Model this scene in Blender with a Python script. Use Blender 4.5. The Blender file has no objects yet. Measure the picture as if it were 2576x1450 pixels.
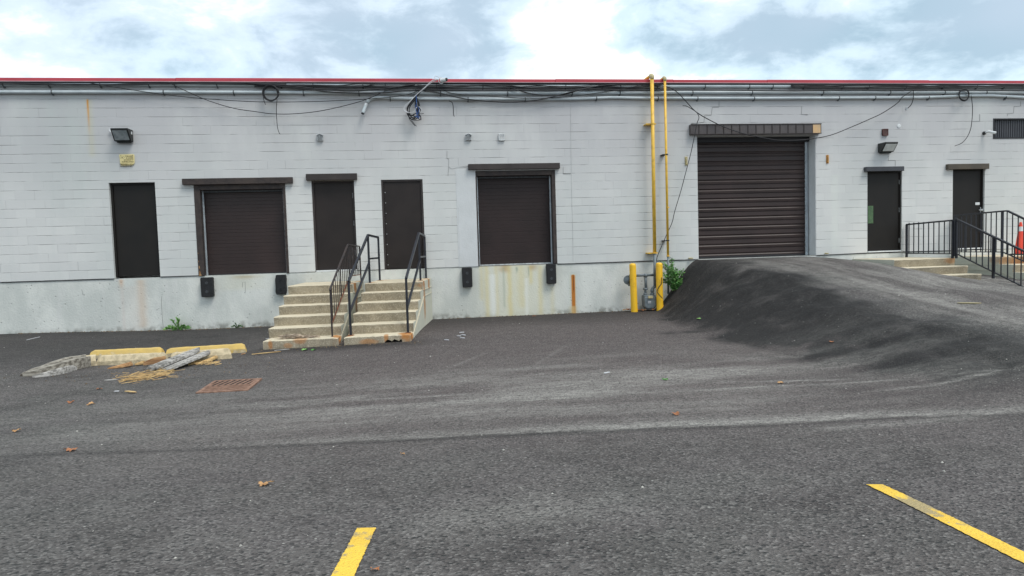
import bpy, math, random
import numpy as np
from mathutils import Vector, Matrix
random.seed(7); rng = np.random.RandomState(5)
R_ = math.radians
S = bpy.context.scene

# ------------------------------------------------------------------ camera
F = 1750.0                                   # focal length in pixels of a 2576 px wide picture
CAM = Vector((0.0, -16.791, 1.669))
YAW, PITCH, ROLL = R_(7.724), R_(3.351), R_(-1.699)
fwd = Vector((math.sin(YAW)*math.cos(PITCH), math.cos(YAW)*math.cos(PITCH), -math.sin(PITCH)))
rt0 = Vector((math.cos(YAW), -math.sin(YAW), 0)); up0 = rt0.cross(fwd)
RT = rt0*math.cos(ROLL) + up0*math.sin(ROLL); UP = -rt0*math.sin(ROLL) + up0*math.cos(ROLL)
cd = bpy.data.cameras.new('camera'); cam = bpy.data.objects.new('camera', cd); S.collection.objects.link(cam)
cd.sensor_width = 36; cd.lens = 36*F/2576; cd.clip_end = 3000
cam.matrix_world = Matrix(((RT.x, UP.x, -fwd.x, CAM.x), (RT.y, UP.y, -fwd.y, CAM.y), (RT.z, UP.z, -fwd.z, CAM.z), (0, 0, 0, 1)))
S.camera = cam
def ray(px): return RT*((px[0]-1288)/F) - UP*((px[1]-725)/F) + fwd
def W(px, Y=0.0): d = ray(px); return CAM + d*((Y-CAM.y)/d.y)       # point on a plane parallel to the wall
def XP(px, X): d = ray(px); return CAM + d*((X-CAM.x)/d.x)
def U(r, *pts): return [((960*r+a/2.6833)/1.4907, (250+b/2.6833)/1.4907) for a, b in pts]
def Lo(r, *pts): return [((960*r+a/2.6833)/1.4907, (780+b/2.6833)/1.4907) for a, b in pts]
def K(*pts): return [((50+a/2.7116)/1.4907, (1240+b/2.7116)/1.4907) for a, b in pts]

# ------------------------------------------------------------------ nodes
class NT:
    def __init__(s, nt): s.nt = nt; s.n = nt.nodes; s.l = nt.links
    def new(s, t, **kw):
        nd = s.n.new(t)
        for k, v in kw.items(): setattr(nd, k, v)
        return nd
    def put(s, sock, v):
        if isinstance(v, bpy.types.NodeSocket): s.l.new(v, sock)
        else:
            if sock.type == 'RGBA' and not hasattr(v, '__len__'): v = (v, v, v, 1)
            if sock.type == 'RGBA' and len(v) == 3: v = (*v, 1)
            sock.default_value = v
    def m(s, op, a, b=0.0, c=0.0, clamp=False):
        nd = s.new('ShaderNodeMath', operation=op, use_clamp=clamp)
        for i, v in enumerate((a, b, c)): s.put(nd.inputs[i], v)
        return nd.outputs[0]
    def mix(s, f, a, b, mode='MIX'):
        nd = s.new('ShaderNodeMix', data_type='RGBA', blend_type=mode)
        s.put(nd.inputs[0], f); s.put(nd.inputs[6], a); s.put(nd.inputs[7], b); return nd.outputs[2]
    def noise(s, vec, scale, detail=4, rough=0.55, dist=0.0):
        nd = s.new('ShaderNodeTexNoise'); s.put(nd.inputs['Vector'], vec)
        nd.inputs['Scale'].default_value = scale; nd.inputs['Detail'].default_value = detail
        nd.inputs['Roughness'].default_value = rough; nd.inputs['Distortion'].default_value = dist; return nd.outputs[0]
    def voro(s, vec, scale, feat='F1', out='Distance', rnd=1.0):
        nd = s.new('ShaderNodeTexVoronoi', feature=feat); s.put(nd.inputs['Vector'], vec)
        nd.inputs['Scale'].default_value = scale; nd.inputs['Randomness'].default_value = rnd; return nd.outputs[out]
    def ss(s, v, a, b, lo=0.0, hi=1.0):
        nd = s.new('ShaderNodeMapRange', interpolation_type='SMOOTHSTEP')
        s.put(nd.inputs[0], v); nd.inputs[1].default_value = a; nd.inputs[2].default_value = b
        nd.inputs[3].default_value = lo; nd.inputs[4].default_value = hi; return nd.outputs[0]
    def co(s, kind='Object'): return s.new('ShaderNodeTexCoord').outputs[kind]
    def sep(s, v): nd = s.new('ShaderNodeSeparateXYZ'); s.put(nd.inputs[0], v); return nd.outputs
    def comb(s, x, y, z):
        nd = s.new('ShaderNodeCombineXYZ')
        for i, v in enumerate((x, y, z)): s.put(nd.inputs[i], v)
        return nd.outputs[0]
    def scl(s, v, sc, loc=(0, 0, 0)):
        nd = s.new('ShaderNodeMapping'); s.put(nd.inputs[0], v); nd.inputs['Scale'].default_value = sc
        nd.inputs['Location'].default_value = loc; return nd.outputs[0]

# ------------------------------------------------------------------ world and sun
world = bpy.data.worlds.new('World'); S.world = world; world.use_nodes = True
wt = NT(world.node_tree); wt.n.clear()
SUN_EL, SUN_AZ = R_(58), R_(140)             # veiled sun high behind the camera, to the right
sky = wt.new('ShaderNodeTexSky', sky_type='NISHITA', sun_disc=False, sun_elevation=SUN_EL, sun_rotation=SUN_AZ)
g = wt.co('Generated')
gx, gy, gz = wt.sep(g)[:3]
cp = wt.comb(gx, gy, wt.m('MULTIPLY', gz, 1.9))
n1 = wt.noise(wt.scl(cp, (1, 1, 1), (3.1, 1.7, 0)), 3.4, 9, 0.58, 0.25)
n2 = wt.noise(wt.scl(cp, (1, 1, 1), (7.3, 4.2, 2)), 9.0, 7, 0.62, 0.3)
def blob(px, ax, ay, amp):                   # a broad cloud region centred on a compass direction
    d = ray(px).normalized(); az = math.atan2(d.x, d.y); el = math.asin(d.z)
    a = wt.m('ARCTAN2', gx, gy); e = wt.m('ARCSINE', gz)
    u = wt.m('DIVIDE', wt.m('SUBTRACT', a, az), ax); v = wt.m('DIVIDE', wt.m('SUBTRACT', e, el), ay)
    r2 = wt.m('ADD', wt.m('MULTIPLY', u, u), wt.m('MULTIPLY', v, v))
    return wt.m('MULTIPLY', wt.m('EXPONENT', wt.m('MULTIPLY', r2, -1.0)), amp)
D = wt.m('ADD', wt.m('MULTIPLY', n1, 0.55), wt.m('MULTIPLY', n2, 0.45))
D = wt.m('MULTIPLY', wt.ss(D, 0.34, 0.68), 1.0)
for bl in [((2010, 60), .13, .035, .62), ((2420, 90), .17, .06, .5), ((1150, 85), .07, .04, .42), ((830, 120), .05, .05, .30), ((330, 130), .16, .04, .22),
           ((1480, 150), .08, .07, -.42), ((1330, 10), .05, .02, .2), ((560, 20), .2, .02, .12), ((60, 110), .07, .07, -.12), ((2180, 10), .06, .015, -.4), ((1700, 190), .1, .03, -.3)]:
    D = wt.m('ADD', D, blob(*bl))
D = wt.m('SUBTRACT', D, 0.01)
K_SKY = 10.0
cl = wt.mix(wt.ss(D, .05, .48), (1.0*K_SKY, 1.01*K_SKY, .99*K_SKY), (.56*K_SKY, .69*K_SKY, .77*K_SKY))
cl = wt.mix(wt.ss(D, .45, 1.0), cl, (.30*K_SKY, .42*K_SKY, .50*K_SKY))
tint = wt.ss(wt.noise(wt.scl(cp, (1, 1, 1), (1, 9, 4)), 2.0, 3), .4, .6)
cl = wt.mix(wt.m('MULTIPLY', tint, .25), cl, (.66*K_SKY, .66*K_SKY, .76*K_SKY))
final = wt.mix(0.86, sky.outputs[0], cl)
bg = wt.new('ShaderNodeBackground'); wt.put(bg.inputs[0], final); bg.inputs[1].default_value = 0.1
wo = wt.new('ShaderNodeOutputWorld'); wt.l.new(bg.outputs[0], wo.inputs[0])

sl = bpy.data.lights.new('sun', 'SUN'); sl.energy = 1.5; sl.angle = R_(24); sl.color = (1, .96, .90)
so = bpy.data.objects.new('sun', sl); S.collection.objects.link(so)
sd = Vector((math.sin(SUN_AZ)*math.cos(SUN_EL), math.cos(SUN_AZ)*math.cos(SUN_EL), math.sin(SUN_EL)))
so.rotation_euler = sd.to_track_quat('Z', 'Y').to_euler()
S.view_settings.view_transform = 'Standard'; S.view_settings.look = 'None'
S.view_settings.exposure = 0.62; S.view_settings.gamma = 1.0
S.render.engine = 'CYCLES'

# ------------------------------------------------------------------ ground height
def sm(x, a, b):
    t = np.clip((np.asarray(x, float)-a)/(b-a), 0, 1); return t*t*(3-2*t)
TY = [-14, -12, -10, -9, -8, -7, -6, -5, -4, -3, -2, -1, 0, 1]
TZ = [.14, .14, .17, .23, .33, .45, .58, .71, .84, .97, 1.10, 1.19, 1.215, 1.215]
def ground_z(X, Y):
    X = np.asarray(X, float); Y = np.asarray(Y, float)
    z = 0.085*sm(-X, 4.5, 9.5)*sm(Y, -6, 0)
    z = z - 0.14*np.exp(-((X+2.6)**2/14+(Y+6.2)**2/9.0))
    z = z - 0.02*sm(X, -2, 3)*sm(-Y, 2, 5) + 0.16*sm(-Y, 8.5, 13.5)
    z = z + 0.012*np.sin(X*.8+Y*.5)*np.sin(Y*.9-X*.3)*sm(-Y, .3, 1.5)
    T = np.interp(Y, TY, TZ)
    foot = np.interp(Y, [-12, -9.5, -8, -6, -4.5, -3, -1.5, 0], [5.3, 5.6, 5.45, 5.3, 5.15, 5.25, 5.6, 5.85])
    shol = np.interp(Y, [-12, -9.5, -8, -6, -3, 0], [8.0, 7.7, 7.45, 7.4, 7.3, 6.95])
    t = np.clip((X-foot)/(shol-foot), 0, 1); f = np.where(t < 1, 0.45*t + 0.55*t*t*(3-2*t), 1)
    right = 1 - 0.46*sm(X, 9.7, 13.4) - 0.30*sm(X, 13.2, 20)
    bump = 0.018*np.sin(X*1.9+Y*2.3)*np.sin(Y*1.3-X*2.7)+0.012*np.sin(X*4.1-Y*1.3)
    lump = 1.0*(.045*np.sin(X*3.1+Y*1.7)*np.sin(Y*2.9-X*1.3)+.022*np.sin(X*6.3-Y*2.1+1)*np.sin(Y*5.1+X*2.2)+.018*np.sin(X*11+Y*7)*np.sin(Y*9-X*5))
    r = T*f*right + (bump+lump*(1-.75*sm(X, shol-.2, shol+.6)))*np.minimum(f*1.6, 1)*sm(-Y, .4, 2)*sm(f, 0, .2)
    return np.where(X > foot, np.maximum(r, z*(1-f)+r*f), z)
def gz1(x, y): return float(ground_z(x, y))
def G(px):
    d = ray(px); z = 0.0
    for _ in range(40):
        t = (z-CAM.z)/d.z; p = CAM+d*t; z = 0.5*z+0.5*gz1(p.x, p.y)
    return Vector((p.x, p.y, gz1(p.x, p.y)))

# ------------------------------------------------------------------ mesh helpers
class MB:
    def __init__(s): s.v = []; s.f = []; s.mi = []; s.pc = []
    def add(s, vs, fs, mi=0):
        s.pc.append(([tuple(v) for v in vs], [tuple(f) for f in fs]))
        o = len(s.v); s.v += [tuple(v) for v in vs]; s.f += [tuple(i+o for i in f) for f in fs]; s.mi += [mi]*len(fs)
    def box(s, x0, x1, y0, y1, z0, z1, mi=0):
        v = [(x0, y0, z0), (x1, y0, z0), (x1, y1, z0), (x0, y1, z0), (x0, y0, z1), (x1, y0, z1), (x1, y1, z1), (x0, y1, z1)]
        s.add(v, [(0, 3, 2, 1), (4, 5, 6, 7), (0, 1, 5, 4), (1, 2, 6, 5), (2, 3, 7, 6), (3, 0, 4, 7)], mi)
    def bar(s, a, b, w, h=None, mi=0, upv=(0, 0, 1)):
        a, b = Vector(a), Vector(b); h = h or w; t = (b-a).normalized(); u = Vector(upv)
        if abs(t.dot(u)) > .98: u = Vector((0, 1, 0))
        r = t.cross(u).normalized()*w/2; u = r.cross(t).normalized()*h/2
        v = [a-r-u, a+r-u, a+r+u, a-r+u, b-r-u, b+r-u, b+r+u, b-r+u]
        s.add(v, [(0, 1, 2, 3), (7, 6, 5, 4), (0, 4, 5, 1), (1, 5, 6, 2), (2, 6, 7, 3), (3, 7, 4, 0)], mi)
    def tube(s, pts, r, n=8, mi=0, caps=True, rr=None):
        P = [Vector(p) for p in pts]; o = len(s.v); prev = None; rings = []
        for i, p in enumerate(P):
            t = (P[min(i+1, len(P)-1)]-P[max(i-1, 0)]).normalized()
            if prev is None:
                a = Vector((0, 0, 1)) if abs(t.z) < .9 else Vector((1, 0, 0)); u = t.cross(a).normalized()
            else: u = (prev-t*prev.dot(t)).normalized()
            w = t.cross(u); prev = u; ra = rr[i] if rr else r
            rings.append([tuple(p+(u*math.cos(k*2*math.pi/n)+w*math.sin(k*2*math.pi/n))*ra) for k in range(n)])
        vs = [v for q in rings for v in q]; fs = []
        for i in range(len(P)-1):
            for k in range(n): fs.append((i*n+k, i*n+(k+1) % n, (i+1)*n+(k+1) % n, (i+1)*n+k))
        if caps: fs.append(tuple(range(n-1, -1, -1))); fs.append(tuple((len(P)-1)*n+k for k in range(n)))
        s.add(vs, fs, mi)
    def lathe(s, prof, c=(0, 0, 0), axis='z', n=20, mi=0):
        vs = []; c = Vector(c)
        for r, h in prof:
            for k in range(n):
                a = 2*math.pi*k/n; x, y = r*math.cos(a), r*math.sin(a)
                vs.append(c+(Vector((x, y, h)) if axis == 'z' else Vector((x, -h, y))))
        fs = [(i*n+k, i*n+(k+1) % n, (i+1)*n+(k+1) % n, (i+1)*n+k) for i in range(len(prof)-1) for k in range(n)]
        fs.append(tuple(range(n-1, -1, -1))); fs.append(tuple((len(prof)-1)*n+k for k in range(n)))
        s.add(vs, fs, mi)
    def prism(s, poly, fn, a, b, mi=0):       # poly of 2-D points, fn(u, v, w) -> 3-D, extruded from a to b
        n = len(poly); vs = [fn(u, v, a) for u, v in poly]+[fn(u, v, b) for u, v in poly]
        s.add(vs, [tuple(range(n-1, -1, -1)), tuple(range(n, 2*n))]+[(i, (i+1) % n, n+(i+1) % n, n+i) for i in range(n)], mi)
    def build_each(s, name, mats, parent=None, **kw):
        for (v, f) in s.pc:
            q = MB(); q.v = v; q.f = f; q.mi = [0]*len(f); q.build(name, mats, parent, **kw)
    def build(s, name, mats, parent=None, smooth=False, bevel=0, seg=2, origin=None):
        me = bpy.data.meshes.new(name); off = Vector(origin) if origin is not None else Vector()
        if parent is not None: off = parent.get('_o') and Vector(parent['_o']) or off
        me.from_pydata([Vector(v)-off for v in s.v], [], s.f); me.update()
        if not isinstance(mats, (list, tuple)): mats = [mats]
        for m in mats: me.materials.append(m)
        me.polygons.foreach_set('material_index', s.mi)
        if smooth: me.polygons.foreach_set('use_smooth', [True]*len(me.polygons))
        import bmesh
        b = bmesh.new(); b.from_mesh(me); bmesh.ops.recalc_face_normals(b, faces=b.faces); b.to_mesh(me); b.free()
        o = bpy.data.objects.new(name, me); S.collection.objects.link(o)
        if parent is not None: o.parent = parent; o['_o'] = list(off)
        elif origin is not None: o.location = off; o['_o'] = list(off)
        if bevel:
            md = o.modifiers.new('bevel', 'BEVEL'); md.width = bevel; md.segments = seg; md.limit_method = 'ANGLE'; md.angle_limit = R_(40)
        return o
def tag(o, label=None, cat=None, group=None, kind=None):
    for k, v in (('label', label), ('category', cat), ('group', group), ('kind', kind)):
        if v: o[k] = v
    return o
def thing(name, loc, label, cat, group=None):
    o = bpy.data.objects.new(name, None); S.collection.objects.link(o); o.location = loc; o['_o'] = list(loc); o.empty_display_size = .1
    return tag(o, label, cat, group)
def smooth_path(pts, n=10):
    P = [Vector(p) for p in pts]
    if len(P) < 3: return P
    P = [P[0]*2-P[1]]+P+[P[-1]*2-P[-2]]; out = []
    for i in range(1, len(P)-2):
        a, b, c, d = P[i-1:i+3]
        for k in range(n):
            t = k/n; out.append(.5*((2*b)+(c-a)*t+(2*a-5*b+4*c-d)*t*t+(3*b-a-3*c+d)*t**3))
    return out+[P[-2]]

# ------------------------------------------------------------------ materials
def pbr(name, rough=.6, metal=0.0, spec=.5):
    m = bpy.data.materials.new(name); m.use_nodes = True; t = NT(m.node_tree)
    b = [n for n in t.n if n.type == 'BSDF_PRINCIPLED'][0]
    b.inputs['Roughness'].default_value = rough; b.inputs['Metallic'].default_value = metal
    b.inputs['Specular IOR Level'].default_value = spec
    return m, t, b
def bump(t, b, h, dist=.01, st=1.0):
    nd = t.new('ShaderNodeBump'); nd.inputs['Strength'].default_value = st; nd.inputs['Distance'].default_value = dist
    t.put(nd.inputs['Height'], h); t.l.new(nd.outputs[0], b.inputs['Normal'])
def simple(name, c1, c2=None, sc=6, rough=.55, metal=0, bs=40, bd=.002, spec=.5, lo=.35, hi=.65):
    m, t, b = pbr(name, rough, metal, spec); g = t.co()
    c2 = c2 or tuple(x*.75 for x in c1)
    n = t.ss(t.noise(g, sc, 6, .6), lo, hi)
    t.put(b.inputs['Base Color'], t.mix(n, c1, c2))
    if bd: bump(t, b, t.noise(g, bs, 3), bd)
    return m
def gauss(t, v, c, w):
    u = t.m('DIVIDE', t.m('SUBTRACT', v, c), w); return t.m('EXPONENT', t.m('MULTIPLY', t.m('MULTIPLY', u, u), -1.0))
def streak(t, x, z, x0, w, ztop, zbot, fn=0.0, wob=.5):
    # vertical drip: narrow in x, starts sharp at ztop and fades towards zbot
    nx = t.m('ADD', x, t.m('MULTIPLY', t.m('SUBTRACT', t.noise(t.comb(x, 0.0, z), 3.0, 2), .5), w*wob))
    a = gauss(t, nx, x0, w)
    top = t.ss(z, ztop+.02, ztop-.03); bot = t.ss(z, zbot-.02, ztop if fn else zbot+.12)
    return t.m('MULTIPLY', a, t.m('MULTIPLY', top, bot))

M = {}
# painted block wall
m, t, b = pbr('painted_block', .75, 0, .3); g = t.co(); x, y, z = t.sep(g)[:3]
wz = t.m('ADD', z, t.m('MULTIPLY', t.m('SUBTRACT', t.noise(g, 1.2, 2), .5), .012))
row = t.m('DIVIDE', t.m('SUBTRACT', wz, 1.23), .2); ri = t.m('FLOOR', row); rf = t.m('SUBTRACT', row, ri)
dz = t.m('MULTIPLY', t.m('MINIMUM', rf, t.m('SUBTRACT', 1.0, rf)), .2)
par = t.m('MULTIPLY', t.m('FRACT', t.m('MULTIPLY', ri, .5)), 1.0)
cx = t.m('ADD', t.m('DIVIDE', t.m('ADD', x, 100.13), .4), par); ci = t.m('FLOOR', cx); cf = t.m('SUBTRACT', cx, ci)
dx = t.m('MULTIPLY', t.m('MINIMUM', cf, t.m('SUBTRACT', 1.0, cf)), .4)
hl = t.ss(dz, .008, .002); vl = t.ss(dx, .007, .002)
cell = t.new('ShaderNodeTexWhiteNoise', noise_dimensions='2D'); t.put(cell.inputs['Vector'], t.comb(ci, ri, 0.0)); cw = cell.outputs['Value']
vis_h = t.ss(t.noise(t.scl(g, (1.3, 1, 5)), 1.1, 4, .65), .42, .62); vis_v = t.m('MULTIPLY', t.m('MULTIPLY', t.ss(cw, .35, 1.0), t.ss(t.noise(g, 2.3, 3), .42, .62)), .55)
joint = t.m('MAXIMUM', t.m('MULTIPLY', hl, t.m('ADD', t.m('MULTIPLY', vis_h, .95), .12)), t.m('MULTIPLY', vl, vis_v))
big = t.ss(t.noise(t.scl(g, (.5, 1, .28)), 1.1, 4), .35, .65)
base = t.mix(big, (.65, .65, .63), (.575, .59, .57))
base = t.mix(t.m('MULTIPLY', t.ss(cw, 0, 1), .22), base, (.49, .49, .49))
base = t.mix(t.m('MULTIPLY', t.ss(t.noise(t.scl(g, (2.2, 1, .35)), 1.5, 5, .65), .52, .78), .30), base, (.50, .54, .52))
greenish = t.m('MULTIPLY', gauss(t, x, -7.6, 1.1), t.ss(z, 2.2, 5.0)); base = t.mix(t.m('MULTIPLY', greenish, .6), base, (.40, .475, .44))
top_shade = t.m('MULTIPLY', t.m('MULTIPLY', t.ss(z, 2.4, 5.0), .85), t.ss(t.noise(t.scl(g, (1, 1, .4)), .9, 4), .15, .6)); base = t.mix(top_shade, base, (.47, .465, .475))  # brightness falloff up the wall painted into the colour, broken by noise
rs = streak(t, x, z, W((223, 300)).x, .022, W((223, 250)).z, W((223, 340)).z-.1, 1)
base = t.mix(t.m('MULTIPLY', rs, 1.1, clamp=True), base, (.62, .25, .03))
rs2 = streak(t, x, z, W((223, 300)).x+.03, .07, W((223, 250)).z, W((223, 400)).z, 0)
base = t.mix(t.m('MULTIPLY', rs2, .25), base, (.55, .50, .25))
rs3 = streak(t, x, z, W((2100, 500)).x+.0, .12, W((2100, 440)).z, 1.3, 0)
base = t.mix(t.m('MULTIPLY', rs3, .18), base, (.70, .76, .66))
base = t.mix(joint, base, t.mix(.52, base, (.08, .08, .08), 'MIX'))
hi_e = t.m('MULTIPLY', t.ss(t.m('ABSOLUTE', t.m('SUBTRACT', rf, .955)), .022, .006), t.m('MULTIPLY', vis_h, .22))  # pale highlight along block edges, painted into the colour
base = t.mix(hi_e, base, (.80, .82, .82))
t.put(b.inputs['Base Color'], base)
hb = t.m('ADD', t.m('MULTIPLY', joint, -1.0), t.m('ADD', t.m('MULTIPLY', t.noise(g, 45, 4), .35), t.m('MULTIPLY', cw, .25)))
bump(t, b, hb, .006); M['block'] = m

# poured concrete foundation
m, t, b = pbr('foundation_concrete', .85, 0, .25); g = t.co(); x, y, z = t.sep(g)[:3]
c = t.mix(t.ss(t.noise(t.scl(g, (1, 1, .6)), 1.3, 6, .6), .35, .65), (.66, .67, .63), (.52, .54, .51))
c = t.mix(t.m('MULTIPLY', t.ss(t.noise(t.scl(g, (3, 1, .35)), 1.6, 5), .5, .72), .5), c, (.62, .62, .60))
pits = t.m('MULTIPLY', t.ss(t.voro(g, 9, rnd=1), .17, .08), t.ss(t.noise(g, 2.2, 3), .42, .6))
pits2 = t.m('MULTIPLY', t.ss(t.voro(g, 26, rnd=1), .20, .1), t.ss(t.noise(g, 3.1, 3), .45, .6))
c = t.mix(t.m('MULTIPLY', pits, .6), c, (.20, .20, .19)); c = t.mix(t.m('MULTIPLY', pits2, .5), c, (.24, .24, .23))
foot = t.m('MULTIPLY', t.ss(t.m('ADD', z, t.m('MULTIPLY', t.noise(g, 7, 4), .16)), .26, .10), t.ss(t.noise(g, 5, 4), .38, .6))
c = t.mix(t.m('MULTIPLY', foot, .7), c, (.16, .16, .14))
def addst(px, w, y0, y1, col, k, fade=1, wob=.5):
    global c
    s_ = streak(t, x, z, W((px, (y0+y1)/2)).x, w, W((px, y0)).z, W((px, y1)).z, fade, wob); c = t.mix(t.m('MULTIPLY', s_, k, clamp=True), c, col)
for px, w, y0, y1, k in []:
    addst(px, w, y0, y1, (.66, .63, .33), k, 0, .9)
addst(1300, .85, 666, 806, (.66, .65, .52), .85, 0, .25)
for px, w, y0, y1, k in [(1226, .06, 668, 805, .8), (1250, .05, 668, 800, .6), (1283, .06, 668, 805, 1.0), (1312, .10, 668, 780, .6), (1335, .05, 668, 720, .9), (1360, .06, 668, 800, .7), (1212, .05, 668, 760, .6), (1390, .06, 720, 800, .4)]: addst(px, w, y0, y1, (.66, .58, .32), k*.8, 0, 1.3)
for px, w, y0, y1, k in [(1240, .08, 690, 800, .8), (1325, .05, 700, 800, .6)]: addst(px, w, y0, y1, (.74, .75, .70), k, 0, .6)
addst(1270, .12, 667, 690, (.46, .30, .12), .7, 0, 1.0); addst(1340, .10, 667, 685, (.46, .30, .12), .6, 0, 1.0)
for px, w, y0, y1, k in [(1268, .03, 673, 780, .5), (1300, .03, 672, 690, .9), (1330, .02, 672, 700, .7)]: addst(px, w, y0, y1, (.36, .40, .32), k, 0, .9)
addst(1443, .13, 683, 795, (.44, .48, .44), .5, 0, .3)
addst(1443, .055, 690, 796, (.68, .66, .42), .8, 0, .2)
addst(1443, .036, 692, 797, (.46, .17, .03), 2.6, 0, .2); addst(1443, .011, 693, 740, (.16, .05, .02), 1.0, 0, .2)
addst(1443, .09, 770, 797, (.62, .50, .25), .6, 0, .5)
addst(305, .05, 703, 735, (.60, .36, .20), .6, 1); addst(357, .10, 704, 830, (.56, .42, .30), .55, 0, .8); addst(335, .25, 720, 838, (.60, .55, .50), .3, 0)
addst(310, .04, 730, 838, (.60, .50, .45), .25, 0); addst(600, .6, 690, 735, (.58, .56, .42), .35, 0); addst(620, .3, 694, 704, (.42, .32, .16), .8, 0, .9)
addst(775, .35, 690, 730, (.38, .37, .33), .35, 0); addst(870, .12, 690, 712, (.38, .37, .33), .3, 0)
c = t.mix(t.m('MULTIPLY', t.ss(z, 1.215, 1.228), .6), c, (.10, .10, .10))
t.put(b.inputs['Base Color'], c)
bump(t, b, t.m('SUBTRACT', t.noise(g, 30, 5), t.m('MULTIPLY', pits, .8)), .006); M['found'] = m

# asphalt, coloured by the worn / new-asphalt plus painted-shade / dust maps laid on the ground mesh
m, t, b = pbr('asphalt', .88, 0, .3); g = t.co(); x, y, z = t.sep(g)[:3]
def attr(n): nd = t.new('ShaderNodeAttribute'); nd.attribute_name = n; return nd.outputs['Fac']
fresh_and_shade, dust, brown = attr('fresh_and_shade'), attr('dust'), attr('brown')
big = t.ss(t.noise(t.scl(g, (1, 1.5, 1)), .55, 5, .6), .36, .66)
med = t.noise(t.scl(g, (1, 1.6, 1)), 3.2, 5, .65)
c = t.mix(big, (.046, .045, .0425), (.118, .112, .104))
c = t.mix(t.m('MULTIPLY', t.ss(med, .42, .66), .38), c, (.185, .180, .170))
c = t.mix(t.m('MULTIPLY', t.ss(t.noise(t.scl(g, (1, 2, 1)), 9, 4, .7), .55, .7), .35), c, (.055, .055, .054))
c = t.mix(t.m('MULTIPLY', t.ss(t.noise(t.scl(g, (1, 1.4, 1), (5, 3, 0)), .8, 4), .45, .6), .5), c, (.112, .103, .101))
c = t.mix(t.m('MULTIPLY', t.ss(t.noise(t.scl(g, (1, 1.4, 1), (9, 8, 0)), .6, 4), .5, .66), .45), c, (.092, .098, .088))
c = t.mix(brown, c, t.mix(med, (.068, .056, .054), (.150, .124, .117)))
c = t.mix(t.m('MULTIPLY', fresh_and_shade, .95), c, t.mix(med, (.006, .006, .006), (.018, .0165, .0165)))
dn = t.noise(t.scl(g, (2, 6, 1)), 2.4, 6, .7)
c = t.mix(t.m('MULTIPLY', dust, t.ss(dn, .35, .7, .35, 1.0)), c, (.40, .385, .35))
grain = t.voro(t.scl(g, (1, 1.3, 1)), 62); gc = t.voro(t.scl(g, (1, 1.3, 1)), 62, out='Color')
gs = t.new('ShaderNodeSeparateColor'); t.put(gs.inputs[0], gc); gr_, gg_, gb_ = gs.outputs[:3]
c = t.mix(t.m('MULTIPLY', t.m('MULTIPLY', t.ss(gr_, .62, 1.0), .46), t.m('SUBTRACT', 1.0, t.m('MULTIPLY', fresh_and_shade, .75))), c, t.mix(.5, c, (.48, .46, .43)))
c = t.mix(t.m('MULTIPLY', t.ss(gg_, .6, .95), .62), c, (.022, .021, .021))
pit = t.m('MULTIPLY', t.ss(t.voro(t.scl(g, (1, 2.3, 1)), 17), .32, .12), t.ss(t.noise(g, 1.7, 3), .31, .50))
c = t.mix(t.m('MULTIPLY', pit, .8), c, (.016, .022, .022))
wh = t.m('MULTIPLY', t.ss(t.voro(g, 8.5), .075, .045), t.ss(t.noise(g, 1.1, 2), .42, .55))
c = t.mix(t.m('MULTIPLY', wh, .6), c, (.50, .49, .45))
t.put(b.inputs['Base Color'], c)
h = t.m('ADD', t.m('MULTIPLY', grain, 1.3), t.m('SUBTRACT', t.m('MULTIPLY', med, .9), t.m('MULTIPLY', pit, 1.0)))
bump(t, b, h, .011, .9); M['asphalt'] = m

# exposed aggregate precast steps, rusty where the posts stand
def steps_mat(name, rust, off):
    m, t, b = pbr(name, .85, 0, .25); g = t.scl(t.co(), (1, 1, 1), off); x, y, z = t.sep(g)[:3]
    c = t.mix(t.ss(t.noise(g, 2.2, 6, .6), .35, .65), (.385, .33, .24), (.28, .24, .175))
    sp = t.new('ShaderNodeSeparateColor'); t.put(sp.inputs[0], t.voro(g, 75, out='Color'))
    c = t.mix(t.m('MULTIPLY', t.ss(sp.outputs[0], .5, 1), .45), c, (.19, .16, .12)); c = t.mix(t.m('MULTIPLY', t.ss(sp.outputs[1], .7, 1), .5), c, (.62, .56, .44))
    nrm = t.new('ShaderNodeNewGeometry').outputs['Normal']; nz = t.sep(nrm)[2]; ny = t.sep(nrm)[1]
    c = t.mix(t.m('MULTIPLY', t.ss(nz, .3, .8), .7), c, (.70, .62, .46))       # treads paler: skylight on upward faces put into the colour
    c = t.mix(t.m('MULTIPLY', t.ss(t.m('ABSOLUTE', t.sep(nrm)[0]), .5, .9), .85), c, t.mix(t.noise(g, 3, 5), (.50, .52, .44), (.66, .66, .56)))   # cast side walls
    stn = t.noise(g, 5, 5, .65)
    for (px_, py_, pz_, rx, rz, k) in rust:
        d = t.m('ADD', t.m('ADD', t.m('POWER', t.m('ABSOLUTE', t.m('DIVIDE', t.m('SUBTRACT', x, px_), rx)), 2.0), t.m('POWER', t.m('ABSOLUTE', t.m('DIVIDE', t.m('SUBTRACT', z, pz_), rz)), 2.0)),
                t.m('POWER', t.m('ABSOLUTE', t.m('DIVIDE', t.m('SUBTRACT', y, py_), .22)), 2.0))
        f = t.ss(t.m('ADD', d, t.m('MULTIPLY', t.m('SUBTRACT', stn, .5), 1.6)), 1.1, .25)
        c = t.mix(t.m('MULTIPLY', f, k), c, (.42, .17, .04))
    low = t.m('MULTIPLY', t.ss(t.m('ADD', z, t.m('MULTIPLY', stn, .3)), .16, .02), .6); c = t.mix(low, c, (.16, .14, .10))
    t.put(b.inputs['Base Color'], c); bump(t, b, t.m('ADD', t.noise(g, 70, 3), t.noise(g, 12, 3)), .006)
    return m

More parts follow.
